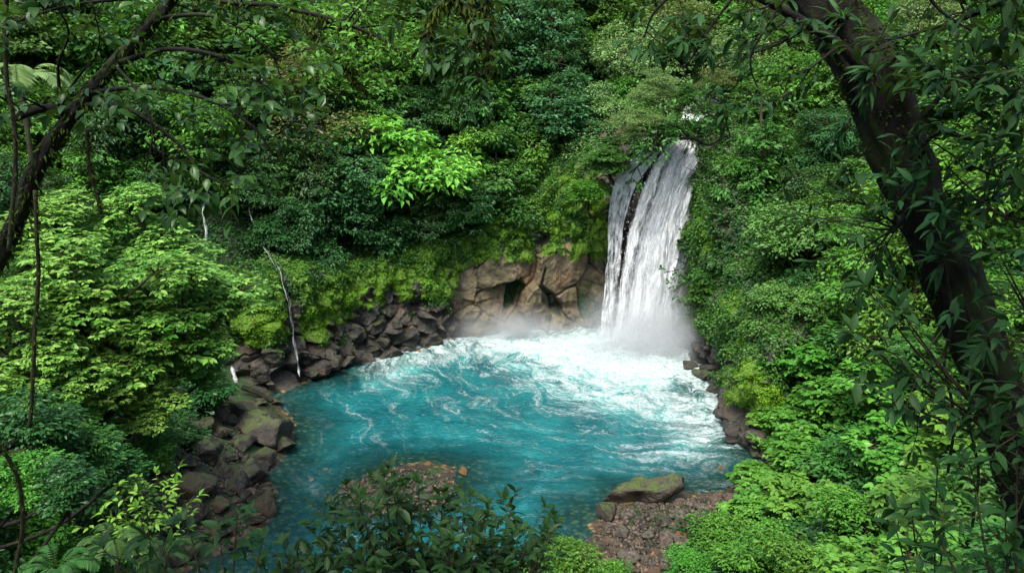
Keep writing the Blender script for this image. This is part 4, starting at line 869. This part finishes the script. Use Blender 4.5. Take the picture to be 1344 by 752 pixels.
# --- the dark tree at the upper left
rs = np.random.default_rng(41)
root = tag(empty('dark_tree', tuple(at(-150, 640, 6.0))), 'dark mossy tree leaning in from the left edge, its boughs over the thicket', 'tree')
w, ls = Parts(), leafset(); mo = Parts()
tr = spline(np.vstack([[-6.3, 6.0, ground(-6.3, 6.0) - .4], path([(-190, 760, 6.0)]), path([(-95, 540, 6.0), (-20, 375, 6.0), (22, 290, 6.0), (52, 215, 6.0), (95, 150, 6.1), (150, 85, 6.2), (205, 25, 6.3), (260, -50, 6.4), (330, -190, 6.5)])]), 240)
tube(w, tr, np.interp(np.linspace(0, 1, 240), [0, .35, .6, .8, 1], [.09, .066, .055, .045, .034]), 30, .3, 3)
moss_fringe(mo, tr[70:200], .055, 700, rs)
boughs = [([(95, 150, 6.1), (60, 142, 6.0), (20, 155, 5.9), (-30, 165, 5.8)], .045, 3), ([(110, 138, 6.1), (160, 140, 6.0), (205, 165, 5.9), (240, 195, 5.8), (262, 225, 5.7), (300, 245, 5.6)], .022, 9), ([(150, 85, 6.2), (220, 65, 6.0), (290, 75, 5.8), (340, 105, 5.7), (368, 150, 5.6)], .024, 10),
          ([(120, 122, 6.1), (190, 115, 5.9), (270, 130, 5.7), (330, 165, 5.6), (360, 205, 5.5)], .020, 10), ([(205, 25, 6.3), (270, 20, 6.1), (320, 40, 5.9), (365, 80, 5.8)], .02, 8), ([(85, 160, 6.1), (76, 90, 6.0), (90, 40, 5.9), (60, -10, 5.8)], .014, 6), ([(75, 140, 6.0), (100, 105, 5.9), (130, 60, 5.7), (120, 0, 5.6)], .012, 5),
          ([(230, -5, 6.3), (150, 0, 6.0), (80, 10, 5.8), (20, 30, 5.6)], .018, 7), ([(150, 85, 6.2), (180, 120, 5.8), (200, 170, 5.6), (190, 230, 5.5)], .014, 6)]
for pts, r_, n_ in boughs:
    stems_from(w, ls, path(pts), r_, r_ * .35, int(n_ * .8), rs, .11, .56, 1, .3, kids=4, gap=.045, flat=.5, tint=.5)
    moss_fringe(mo, spline(path(pts), 12), r_, 60, rs, .04)
lf = Parts(); flush(ls, lf, .56)
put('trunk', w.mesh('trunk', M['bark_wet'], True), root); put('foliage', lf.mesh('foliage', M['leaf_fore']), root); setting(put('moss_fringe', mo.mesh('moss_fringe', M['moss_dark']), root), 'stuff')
# its crown overhead and out of the picture, added to shade the foreground
for c_, R in ((np.array([-4.4, 1.0, 22.6]), 2.3),):
    o = obj('crown', SPEC['dark'][0][0][0], root); o.location = c_ - np.array(root.location); o.scale = (R, R, R * .5)

# --- the big leaning trunk on the right
rs = np.random.default_rng(43)
root = tag(empty('leaning_tree', tuple(at(1440, 860, 5.6))), 'thick dark mossy trunk leaning across the right side of the picture', 'tree')
w, ls, mo = Parts(), leafset(), Parts()
tr = spline(np.vstack([path([(1010, -150, 6.6), (1062, -40, 6.4), (1112, 45, 6.25), (1150, 125, 6.1), (1183, 210, 6.0), (1218, 300, 5.9), (1255, 380, 5.85), (1290, 460, 5.8), (1325, 550, 5.75), (1362, 650, 5.7), (1440, 860, 5.6)]), [[5.9, 5.4, ground(5.9, 5.4) - .4]]]), 290)
tube(w, tr, np.interp(np.linspace(0, 1, 290), [0, .3, .7, 1], [.235, .20, .19, .27]), 48, .5, 5)
for pts, r_ in (([(1165, 130, 6.1), (1100, 60, 5.9), (1020, 10, 5.8), (940, -30, 5.7)], .05), ([(1190, 220, 5.9), (1230, 175, 5.7), (1290, 185, 5.5), (1360, 165, 5.4)], .022), ([(1215, 300, 5.9), (1255, 262, 5.7), (1300, 262, 5.5), (1370, 230, 5.4)], .02), ([(1180, 200, 5.9), (1240, 120, 5.6), (1300, 80, 5.4), (1370, 60, 5.3)], .024),
                ([(1200, 270, 5.8), (1180, 290, 5.6), (1170, 305, 5.5)], .03)):
    stems_from(w, ls, path(pts), r_, r_ * .4, 5 if r_ < .03 else 10, rs, .15, .5, 1, .2, kids=4, gap=.07, tint=.45, flat=.5)
for px_, y0, y1 in ((1236, 330, 620), (1268, 400, 690)):
    L_ = spline(path([(px_, y0, 5.5), (px_ + 14, y0 * .7 + y1 * .3, 5.5), (px_ + 3, (y0 + y1) / 2, 5.5), (px_ + 16, y0 * .25 + y1 * .75, 5.5), (px_ + 8, y1, 5.5)]), 22); tube(w, L_, .012, 5, .3, 2)
nm = 6000; f_ = rs.random(nm); P_ = []; D_ = []; 
for f in f_:
    p, d = along(tr, f); s_ = unit(np.cross(d, rs.normal(size=3))); rr = np.interp(f, [0, .3, .7, 1], [.235, .20, .19, .27]); P_.append(p + s_ * rr * rs.uniform(.85, 1.08)); D_.append(s_ * .8 + rs.normal(0, .5, 3) + np.array([0, 0, -.2]))
P_ = np.array(P_); keep_ = fbm(P_ * 2.2, 3, 6) > -.05; ll = .045 * rs.uniform(.5, 1.4, nm)[keep_]
add_leaves(mo, P_[keep_], np.array(D_)[keep_], rs.normal(size=(keep_.sum(), 3)), ll, ll * .3, rs.random(keep_.sum()))
lf = Parts(); flush(ls, lf, .3)
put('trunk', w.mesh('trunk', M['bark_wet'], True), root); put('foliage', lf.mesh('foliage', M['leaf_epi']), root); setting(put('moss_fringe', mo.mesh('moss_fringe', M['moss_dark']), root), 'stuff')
for c_, R in ((np.array([4.6, 4.2, 22.4]), 2.1), (np.array([5.4, 1.6, 22.4]), 2.4), (np.array([3.0, .2, 22.8]), 2.2)):  # unseen crowns added overhead to shade the trunk and near leaves
    o = obj('crown', SPEC['dark'][0][1][0], root); o.location = c_ - np.array(root.location); o.scale = (R, R, R * .5)

# --- plants growing on that trunk: rosettes of long leaves
def rosette(p, out, n, L, ratio, rs, mat, name, label, droop=.55, cat='plant'):
    e = tag(empty(name, tuple(p)), label, cat); ls = leafset(); w = Parts()
    for k in range(n):
        a = rs.uniform(0, 6.28); s_ = unit(np.cross(out, np.array([math.cos(a), math.sin(a), .4])) + out * rs.uniform(.2, 1.0) + np.array([0, 0, .25])); l_ = L * rs.uniform(.5, 1.1)
        st = spline([p, p + s_ * l_ * .35, p + s_ * l_ * .6 + np.array([0, 0, -.03])], 5); tube(w, st, .004, 4)
        for j in range(3 if n > 6 else 1):
            ls['P'].append(st[-1 - j]); ls['D'].append(s_ + rs.normal(0, .45, 3) + np.array([0, 0, -.25])); ls['N'].append(np.array([0, 0, 1.0]) + out * .5 + rs.normal(0, .3, 3)); ls['L'].append(l_); ls['T'].append(.5 + rs.normal(0, .25))
    lf = Parts(); flush(ls, lf, ratio, droop=droop)
    put('foliage', lf.mesh('foliage', M[mat]), e); put('stem', w.mesh('stem', M['vine'], True), e); return e
towards = unit(CAM - at(1200, 300, 6)); lftw = unit(np.array([-1, -.3, .2])); rgt = unit(np.array([.8, -.5, .3]))
for (x, y, Y), out, n_, L_, lb in [((1150, 105, 5.75), towards, 15, .24, 'clump of long narrow leaves on the upper part of the leaning trunk'), ((1118, 165, 5.8), lftw, 13, .26, 'drooping long leaved plant on the left flank of the leaning trunk'), ((1215, 225, 5.6), towards, 16, .22, 'leafy tuft at the middle of the leaning trunk'),
                                   ((1240, 345, 5.5), towards, 16, .24, 'broad tuft of dark leaves hiding the leaning trunk below its middle'), ((1300, 455, 5.4), towards, 16, .26, 'dark leafy plant low on the leaning trunk'), ((1110, 30, 6.0), lftw, 16, .26, 'dark leaf clump at the top of the leaning trunk near the frame edge'), ((1190, 180, 5.6), rgt, 12, .2, 'small tuft on the right flank of the leaning trunk'), ((1175, 60, 5.8), rgt, 14, .24, 'leaf clump right of the top of the leaning trunk')]:
    rosette(at(x, y, Y), out, int(n_ * .8), L_ * .72, .2, rs, 'leaf_epi', 'epiphyte', lb)

# --- hanging boughs along the top edge
def bough(name, label, lines, leafL, ratio, mat, rs, tl=.45, n=6, level=1, gap=.05, cat='branch', fringe=0, **kw):
    e = tag(empty(name, tuple(at(*lines[0][0][0]))), label, cat); w, ls, mo = Parts(), leafset(), Parts()
    for pts, r_ in lines:
        L = path(pts); stems_from(w, ls, L, r_, r_ * .4, n, rs, leafL, tl, level, .25, gap=gap, **kw)
        if fringe: moss_fringe(mo, spline(L, 14), r_, fringe, rs, .06, 1.0)
    lf = Parts(); flush(ls, lf, ratio); put('foliage', lf.mesh('foliage', M[mat]), e); put('stem', w.mesh('stem', M['bark_wet'], True), e)
    if fringe: setting(put('moss_fringe', mo.mesh('moss_fringe', M['moss_dark']), e), 'stuff')
rs = np.random.default_rng(47)
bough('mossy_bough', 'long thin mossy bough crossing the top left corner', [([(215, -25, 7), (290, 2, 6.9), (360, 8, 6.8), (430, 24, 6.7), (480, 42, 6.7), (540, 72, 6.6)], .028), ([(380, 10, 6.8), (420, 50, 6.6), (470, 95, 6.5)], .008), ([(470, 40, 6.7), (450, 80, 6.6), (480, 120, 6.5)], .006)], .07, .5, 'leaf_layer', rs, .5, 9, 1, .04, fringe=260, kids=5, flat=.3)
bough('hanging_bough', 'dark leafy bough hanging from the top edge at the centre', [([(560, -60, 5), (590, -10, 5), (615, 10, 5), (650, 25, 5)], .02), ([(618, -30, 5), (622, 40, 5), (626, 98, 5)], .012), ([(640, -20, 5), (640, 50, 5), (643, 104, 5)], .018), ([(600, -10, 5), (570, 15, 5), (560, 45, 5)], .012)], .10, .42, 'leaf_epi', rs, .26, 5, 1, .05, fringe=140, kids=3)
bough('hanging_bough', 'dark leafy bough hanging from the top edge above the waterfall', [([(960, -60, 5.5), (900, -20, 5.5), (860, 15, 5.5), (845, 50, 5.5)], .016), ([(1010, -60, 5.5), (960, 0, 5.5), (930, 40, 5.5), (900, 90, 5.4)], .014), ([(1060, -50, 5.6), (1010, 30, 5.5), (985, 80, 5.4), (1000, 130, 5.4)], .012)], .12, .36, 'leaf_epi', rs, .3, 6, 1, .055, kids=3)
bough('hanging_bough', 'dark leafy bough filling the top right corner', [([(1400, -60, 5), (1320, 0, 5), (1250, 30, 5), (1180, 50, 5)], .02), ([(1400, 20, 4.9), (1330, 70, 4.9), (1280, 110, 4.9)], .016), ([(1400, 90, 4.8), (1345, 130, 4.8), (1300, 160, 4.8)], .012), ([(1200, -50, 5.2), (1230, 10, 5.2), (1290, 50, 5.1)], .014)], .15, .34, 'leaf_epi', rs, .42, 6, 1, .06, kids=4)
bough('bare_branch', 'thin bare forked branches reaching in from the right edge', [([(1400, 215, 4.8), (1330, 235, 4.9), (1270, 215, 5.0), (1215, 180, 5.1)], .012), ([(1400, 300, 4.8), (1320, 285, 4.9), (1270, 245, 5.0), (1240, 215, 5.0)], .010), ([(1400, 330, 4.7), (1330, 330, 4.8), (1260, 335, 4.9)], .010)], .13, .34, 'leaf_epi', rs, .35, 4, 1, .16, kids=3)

bough('overhanging_branch', 'dark leafy branch reaching across the lip of the waterfall from the right wall', [([(985, 205, 54.2), (955, 178, 53.6), (930, 190, 53.4), (905, 181, 53.4), (872, 190, 53.4), (842, 214, 53.6), (826, 228, 53.8)], .16), ([(905, 181, 53.4), (890, 168, 53.2), (868, 160, 53.2)], .08), ([(950, 180, 53.6), (942, 160, 53.4), (925, 146, 53.3)], .10), ([(872, 190, 53.4), (855, 178, 53.2), (832, 182, 53.2)], .07)], .34, .5, 'leaf_mid', rs, 1.5, 9, 1, .16, kids=4, flat=.4)
bough('overhanging_branch', 'small leafy sprig sticking out in front of the middle of the waterfall', [([(965, 245, 53.5), (945, 236, 53.0), (920, 228, 52.8), (898, 219, 52.8)], .05)], .30, .5, 'leaf_mid', rs, .8, 3, 0, .14)
bough('overhanging_branch', 'leafy spray hanging out from the right wall over the lower waterfall', [([(950, 330, 52.5), (925, 345, 52.2), (900, 352, 52.0), (872, 358, 52.0)], .06), ([(925, 345, 52.2), (905, 365, 52.0), (885, 380, 52.0)], .05)], .30, .5, 'leaf_dark', rs, .9, 6, 1, .15, kids=3, flat=.5)
# --- the dark shrub in front, at the bottom
rs = np.random.default_rng(53)
b0 = at(560, 860, 5.6); e = tag(empty('dark_shrub', tuple(b0)), 'dark glossy shrub in front of the pool at the bottom centre', 'shrub'); w, ls = Parts(), leafset(); to_ground(w, b0, .05)
for (x, y) in [(380, 722), (415, 690), (440, 665), (475, 655), (505, 632), (515, 618), (550, 640), (580, 652), (610, 655), (640, 668), (672, 650), (705, 668), (722, 690), (690, 705), (640, 720), (590, 705), (540, 700), (480, 705), (430, 725), (350, 735), (560, 740), (500, 745), (660, 745), (610, 740), (450, 690), (530, 665), (620, 690)]:
    Y = rs.uniform(5.0, 6.2); tgt = at(x, y + 14, Y); m_ = (b0 + tgt) / 2 + np.array([(tgt[0] - b0[0]) * .18, 0, -.08]); L = spline([b0 + rs.normal(0, .08, 3), m_, tgt], 14)
    tube(w, L, np.linspace(.014, .005, 14), 5)
    for k in range(21): p, d = along(L, rs.uniform(.35, .99)); twig(w, ls, p, d * .35 + unit(rs.normal(size=3) * np.array([1.3, 1, .5])), .26 * rs.uniform(.6, 1.1), 0.004, rs, .125, 0, gap=.036, up=.4, tint=.5)
    p, d = along(L, 1.0); twig(w, ls, p - d * .02, d + np.array([0, 0, .4]), .16, .004, rs, .11, 0, gap=.03, up=.5, whorl=True, tint=.6)
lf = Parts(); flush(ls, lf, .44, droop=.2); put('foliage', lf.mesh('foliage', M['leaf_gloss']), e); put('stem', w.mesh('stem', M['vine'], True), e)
def sapling(name, label, base, targets, mat, leafL, ratio, seed, tw=4, tl=.3, gap=.06, jit=.5, wood='vine', lev=0, tint=.5):
    rs = np.random.default_rng(seed); b0 = at(*base); e = tag(empty(name, tuple(b0)), label, 'sapling'); w, ls = Parts(), leafset(); to_ground(w, b0, .025)
    for x, y, Y in targets:
        tgt = at(x, y, Y); m_ = (b0 + tgt) / 2 + np.array([(tgt[0] - b0[0]) * .15, 0, .1]); L = spline([b0, m_, tgt], 14); tube(w, L, np.linspace(.014, .005, 14), 5)
        for k in range(tw): p, d = along(L, rs.uniform(.3, 1)); twig(w, ls, p, d * .7 + unit(rs.normal(size=3)), tl * rs.uniform(.6, 1.1), .005, rs, leafL, lev, kids=4, gap=gap, tint=tint)
        p, d = along(L, 1.0); twig(w, ls, p, d, tl * .5, .004, rs, leafL, 0, gap=gap, whorl=True, tint=tint)
    lf = Parts(); flush(ls, lf, ratio, droop=.35); put('foliage', lf.mesh('foliage', M[mat]), e); put('stem', w.mesh('stem', M[wood], True), e)
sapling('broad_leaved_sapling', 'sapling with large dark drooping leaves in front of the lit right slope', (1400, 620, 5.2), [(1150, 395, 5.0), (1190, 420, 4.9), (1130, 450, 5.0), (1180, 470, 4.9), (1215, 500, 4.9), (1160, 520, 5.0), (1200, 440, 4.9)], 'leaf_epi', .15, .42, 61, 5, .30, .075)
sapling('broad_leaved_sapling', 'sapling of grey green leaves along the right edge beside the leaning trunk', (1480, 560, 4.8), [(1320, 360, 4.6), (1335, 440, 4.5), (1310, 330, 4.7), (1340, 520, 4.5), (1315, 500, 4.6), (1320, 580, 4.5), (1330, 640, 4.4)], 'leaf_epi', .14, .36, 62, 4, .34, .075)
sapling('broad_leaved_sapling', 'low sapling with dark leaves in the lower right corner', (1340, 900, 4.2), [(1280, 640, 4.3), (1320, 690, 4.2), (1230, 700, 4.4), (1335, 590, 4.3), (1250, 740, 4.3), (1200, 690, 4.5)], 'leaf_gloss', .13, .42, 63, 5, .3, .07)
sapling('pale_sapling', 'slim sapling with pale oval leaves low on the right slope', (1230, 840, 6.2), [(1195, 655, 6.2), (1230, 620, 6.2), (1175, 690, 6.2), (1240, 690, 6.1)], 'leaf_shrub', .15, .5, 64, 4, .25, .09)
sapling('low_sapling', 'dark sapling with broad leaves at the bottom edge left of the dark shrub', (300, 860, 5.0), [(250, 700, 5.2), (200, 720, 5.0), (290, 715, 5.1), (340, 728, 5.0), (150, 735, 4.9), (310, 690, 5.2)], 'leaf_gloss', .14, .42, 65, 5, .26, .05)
sapling('yellow_sapling', 'thin yellowish sapling lit among the lower left boulders', (200, 760, 9.0), [(190, 640, 9.0), (215, 650, 9.1), (160, 655, 9.0), (230, 670, 9.0), (185, 680, 8.9), (145, 690, 8.9)], 'leaf_bright', .12, .42, 66, 7, .4, .055)

# --- ferns in the lower left and a tree fern behind
def fern(p, n, L, rs, mat, label, up=.55, cat='fern', name='fern', ratio=.2, stemh=0.0, group=None):
    e = tag(empty(name, tuple(np.array(p) - np.array([0, 0, stemh]))), label, cat, group); w, lf = Parts(), Parts(); P, D, N, LL = [], [], [], []
    for k in range(n):
        a = 2.4 * k + rs.uniform(0, .6); h = np.array([math.cos(a), math.sin(a), 0]); l_ = L * rs.uniform(.7, 1.1); u_ = up * rs.uniform(.6, 1.4)
        R_ = spline([p, p + h * l_ * .4 + np.array([0, 0, u_ * l_ * .75]), p + h * l_ * .8 + np.array([0, 0, u_ * l_ * .75]), p + h * l_ * 1.05 + np.array([0, 0, u_ * l_ * .25])], 26); tube(w, R_, np.linspace(.006, .0015, 26) * L, 4)
        T_ = unit(np.gradient(R_, axis=0)); S_ = unit(np.cross(T_, np.array([0, 0, 1.0])))
        for i in range(3, 26):
            for sg in (1, -1): P.append(R_[i]); D.append(S_[i] * sg + T_[i] * .45 + np.array([0, 0, -.12])); N.append(np.cross(T_[i], S_[i]) * -1 + rs.normal(0, .1, 3) + np.array([0, 0, .5])); LL.append(l_ * .34 * math.sin(math.pi * min(1, (27 - i) / 24) ** .8) ** .8 * rs.uniform(.85, 1.1) + .01)
    LL = np.array(LL); add_leaves(lf, np.array(P), np.array(D), np.array(N), LL, LL * ratio, np.clip(.5 + rs.normal(0, .2, len(LL)), 0, 1), detail=1, droop=.25)
    if not stemh: to_ground(w, p, .03)
    if stemh: tube(w, spline([p - np.array([0, 0, stemh]), p], 8), .09, 8, .3, 3)
    put('fronds', lf.mesh('fronds', M[mat]), e); put('stem', w.mesh('stem', M['vine'], True), e)
rs = np.random.default_rng(71)
for x, y, Y, n_, L_, mt, lb in [(150, 720, 6.5, 10, .32, 'leaf_mid', 'low fern beside the grey boulder at the lower left'),
                                (75, 750, 5.5, 11, .3, 'leaf_mid', 'fern with short fronds at the bottom left edge'), (215, 735, 7, 10, .34, 'leaf_fore', 'small dark fern at the bottom edge near the boulders')]:
    fern(at(x, y, Y), n_, L_, rs, mt, lb)
tp = at(28, 118, 26); fern(tp, 11, 1.7, rs, 'leaf_pale', 'pale tree fern with feathery fronds behind the dark left tree', .5, 'tree fern', 'tree_fern', .22, max(4.0, tp[2] - ground(tp[0], tp[1]) + .2))
# --- vines hanging on the left
rs = np.random.default_rng(73)
for pts, lb in [([(46, 250, 5.4), (50, 360, 5.4), (44, 460, 5.4), (40, 560, 5.4)], 'thin dark vine hanging in front of the bright left shrub'), ([(10, -30, 5.2), (8, 90, 5.2), (22, 190, 5.2), (12, 330, 5.2)], 'thin vine along the left edge of the picture'), ([(115, 170, 5.6), (118, 220, 5.6), (132, 280, 5.6)], 'short vine below the fork of the dark left tree'), ([(-30, 560, 4.6), (10, 600, 4.7), (30, 660, 4.8), (20, 760, 4.9)], 'dark curved stem in the lower left corner')]:
    w = Parts(); L_ = spline(path(pts), 40); tube(w, L_ + .012 * np.stack([fbm(L_ * 3, 2, 5), 0 * L_[:, 0], 0 * L_[:, 0]], 1), .014, 6, .35, 8); mo = Parts()
    e = tag(empty('vine', tuple(L_[0])), lb, 'vine'); put('stem', w.mesh('stem', M['vine'], True), e); moss_fringe(mo, L_, .012, 160, rs, .03); setting(put('moss_fringe', mo.mesh('moss_fringe', M['moss_dark']), e), 'stuff')
# a pale bare trunk on the right wall
w = Parts(); L_ = spline(path([(1004, 230, 50), (1002, 190, 50), (999, 160, 50), (1000, 128, 50)]), 30); tube(w, L_, np.linspace(.15, .07, 30), 9, .5, 9)
tag(obj('dead_tree', w.mesh('dead_tree', M['bark'], True)), 'thin bare broken trunk standing right of the waterfall lip', 'tree')
# ------------------------------------------------------------------ labels: what sets each plant and stone apart
ORD = 'first second third fourth fifth sixth seventh eighth ninth tenth eleventh twelfth thirteenth fourteenth fifteenth sixteenth seventeenth eighteenth nineteenth twentieth'.split()
def nth(i): return ORD[i] if i < 20 else ('twenty ' + ORD[i - 20] if i < 29 else 'number %d' % (i + 1))
def zone_of(x, y):
    if y > 430 and x > 880: return 'on the lower right slope' if y < 620 else 'low on the right bank'
    if y > 520 and x < 330: return 'low on the left bank'
    if y > 600: return 'at the bottom edge'
    if x < 330: return 'in the left thicket' if y > 230 else ('on the upper left wall' if y > 100 else 'along the top left edge')
    if x < 600: return 'along the top of the back wall' if y < 75 else ('on the back wall left of centre' if y < 190 else 'above the left mossy cliff')
    if x < 790: return 'high left of the waterfall' if y < 110 else 'above the brown rock face'
    if x < 960 and y < 260: return 'over the waterfall lip'
    if x < 1080: return 'high right of the waterfall' if y < 150 else 'on the wall right of the waterfall'
    return 'near the top right corner' if y < 150 else 'behind the leaning trunk'
def plural(p): return p[:-4] + 'trees' if p.endswith('tree') else p.replace('tree with', 'trees with').replace('bush of', 'bushes of').replace('shrub with', 'shrubs with') if ' with ' in p or ' of ' in p else p + 's'
SKIP = set(SKIP_PLANTS)
for i in sorted(SKIP):
    e = PLANTS[i][0]
    for ch in list(e.children): bpy.data.objects.remove(ch)
    bpy.data.objects.remove(e)
kinds = {}
for i, (e, phrase, cat, x, y, R, lab, key, f) in enumerate(PLANTS):
    if i in SKIP: continue
    e['plant_index'] = i
    e['group'] = plural(phrase)
    if lab: e['label'] = lab
    else: kinds.setdefault((phrase, zone_of(x, y)), []).append((x, e))
for (phrase, zn), lst in kinds.items():
    lst.sort(key=lambda t: t[0])
    for k, (x, e) in enumerate(lst):
        short = phrase.replace(' with layered sprays', '').replace(' with flat layered sprays', '').replace(' with whorled leaves', '')
        e['label'] = '%s %s' % (short, zn) + ('' if len(lst) == 1 else ', %s from the left' % nth(k) if k < len(lst) - 1 else ', last to the right')
RSKIP = set(SKIP_STONES)
for i in RSKIP: bpy.data.objects.remove(ROCKS[i][0])
kinds = {}
KW = {'brown': 'wet brown', 'moss': 'moss topped', 'dark': 'dark grey', 'cobble': 'brown', 'orange': 'orange'}
for i, (o, phrase, zn, x, y, w, kd) in enumerate(ROCKS):
    if i in RSKIP: continue
    o['stone_index'] = i
    big = o['category'] == 'boulder'
    o['group'] = ('boulders ' if big else 'cobbles ') + zn
    if phrase: o['label'] = phrase
    elif big: kinds.setdefault((KW[kd] + ' boulder', zn), []).append((x, o))
    else: o['label'] = '%s rounded cobble %s' % (KW[kd], zn) if kd != 'dark' else 'dark grey cobble %s' % zn
for (ph, zn), lst in kinds.items():
    lst.sort(key=lambda t: t[0])
    for k, (x, o) in enumerate(lst): o['label'] = '%s %s' % (ph, zn) + ('' if len(lst) == 1 else ', %s from the left' % nth(k) if k < len(lst) - 1 else ', last to the right')
# ------------------------------------------------------------------ light, sky, camera, render
W = bpy.data.worlds.new('World'); SC.world = W; W.use_nodes = True
nt = W.node_tree; bg = nt.nodes['Background']; sky = nt.nodes.new('ShaderNodeTexSky'); sky.sky_type = 'NISHITA'; sky.sun_disc = False
EL, AZ = math.radians(62), math.radians(205)          # azimuth clockwise from +Y (north): the sun stands behind the viewpoint, a little to the left
sky.sun_elevation = EL; sky.sun_rotation = AZ; sky.air_density = 1.0; sky.dust_density = 4.0; sky.ozone_density = .6
nt.links.new(sky.outputs[0], bg.inputs[0]); bg.inputs[1].default_value = .15
sl = bpy.data.lights.new('sun', 'SUN'); sl.energy = 2.6; sl.angle = math.radians(26); sl.color = (1, .96, .88)
so = obj('sun', sl)
d = np.array([math.sin(AZ) * math.cos(EL), math.cos(AZ) * math.cos(EL), math.sin(EL)])
from mathutils import Vector
so.rotation_euler = Vector(d).to_track_quat('Z', 'Y').to_euler()
cd = bpy.data.cameras.new('camera'); cd.sensor_width = 36; cd.lens = FPX / 1344 * 36; cd.clip_end = 8000; cd.clip_start = .05
co = obj('camera', cd); co.location = CAM; co.rotation_euler = (math.pi / 2 - PITCH, 0, 0); SC.camera = co
SC.view_settings.view_transform = 'Standard'; SC.view_settings.look = 'None'; SC.view_settings.gamma = 1; SC.view_settings.exposure = EXPOSURE
SC.view_settings.use_curve_mapping = False
cy = SC.cycles
cy.max_bounces = 6; cy.diffuse_bounces = 3; cy.glossy_bounces = 2; cy.transmission_bounces = 3; cy.transparent_max_bounces = 16; cy.volume_bounces = 1
cy.caustics_reflective = False; cy.caustics_refractive = False; cy.sample_clamp_indirect = 6
cy.use_adaptive_sampling = True; cy.adaptive_threshold = .015; cy.use_denoising = True; cy.volume_step_rate = 1.5
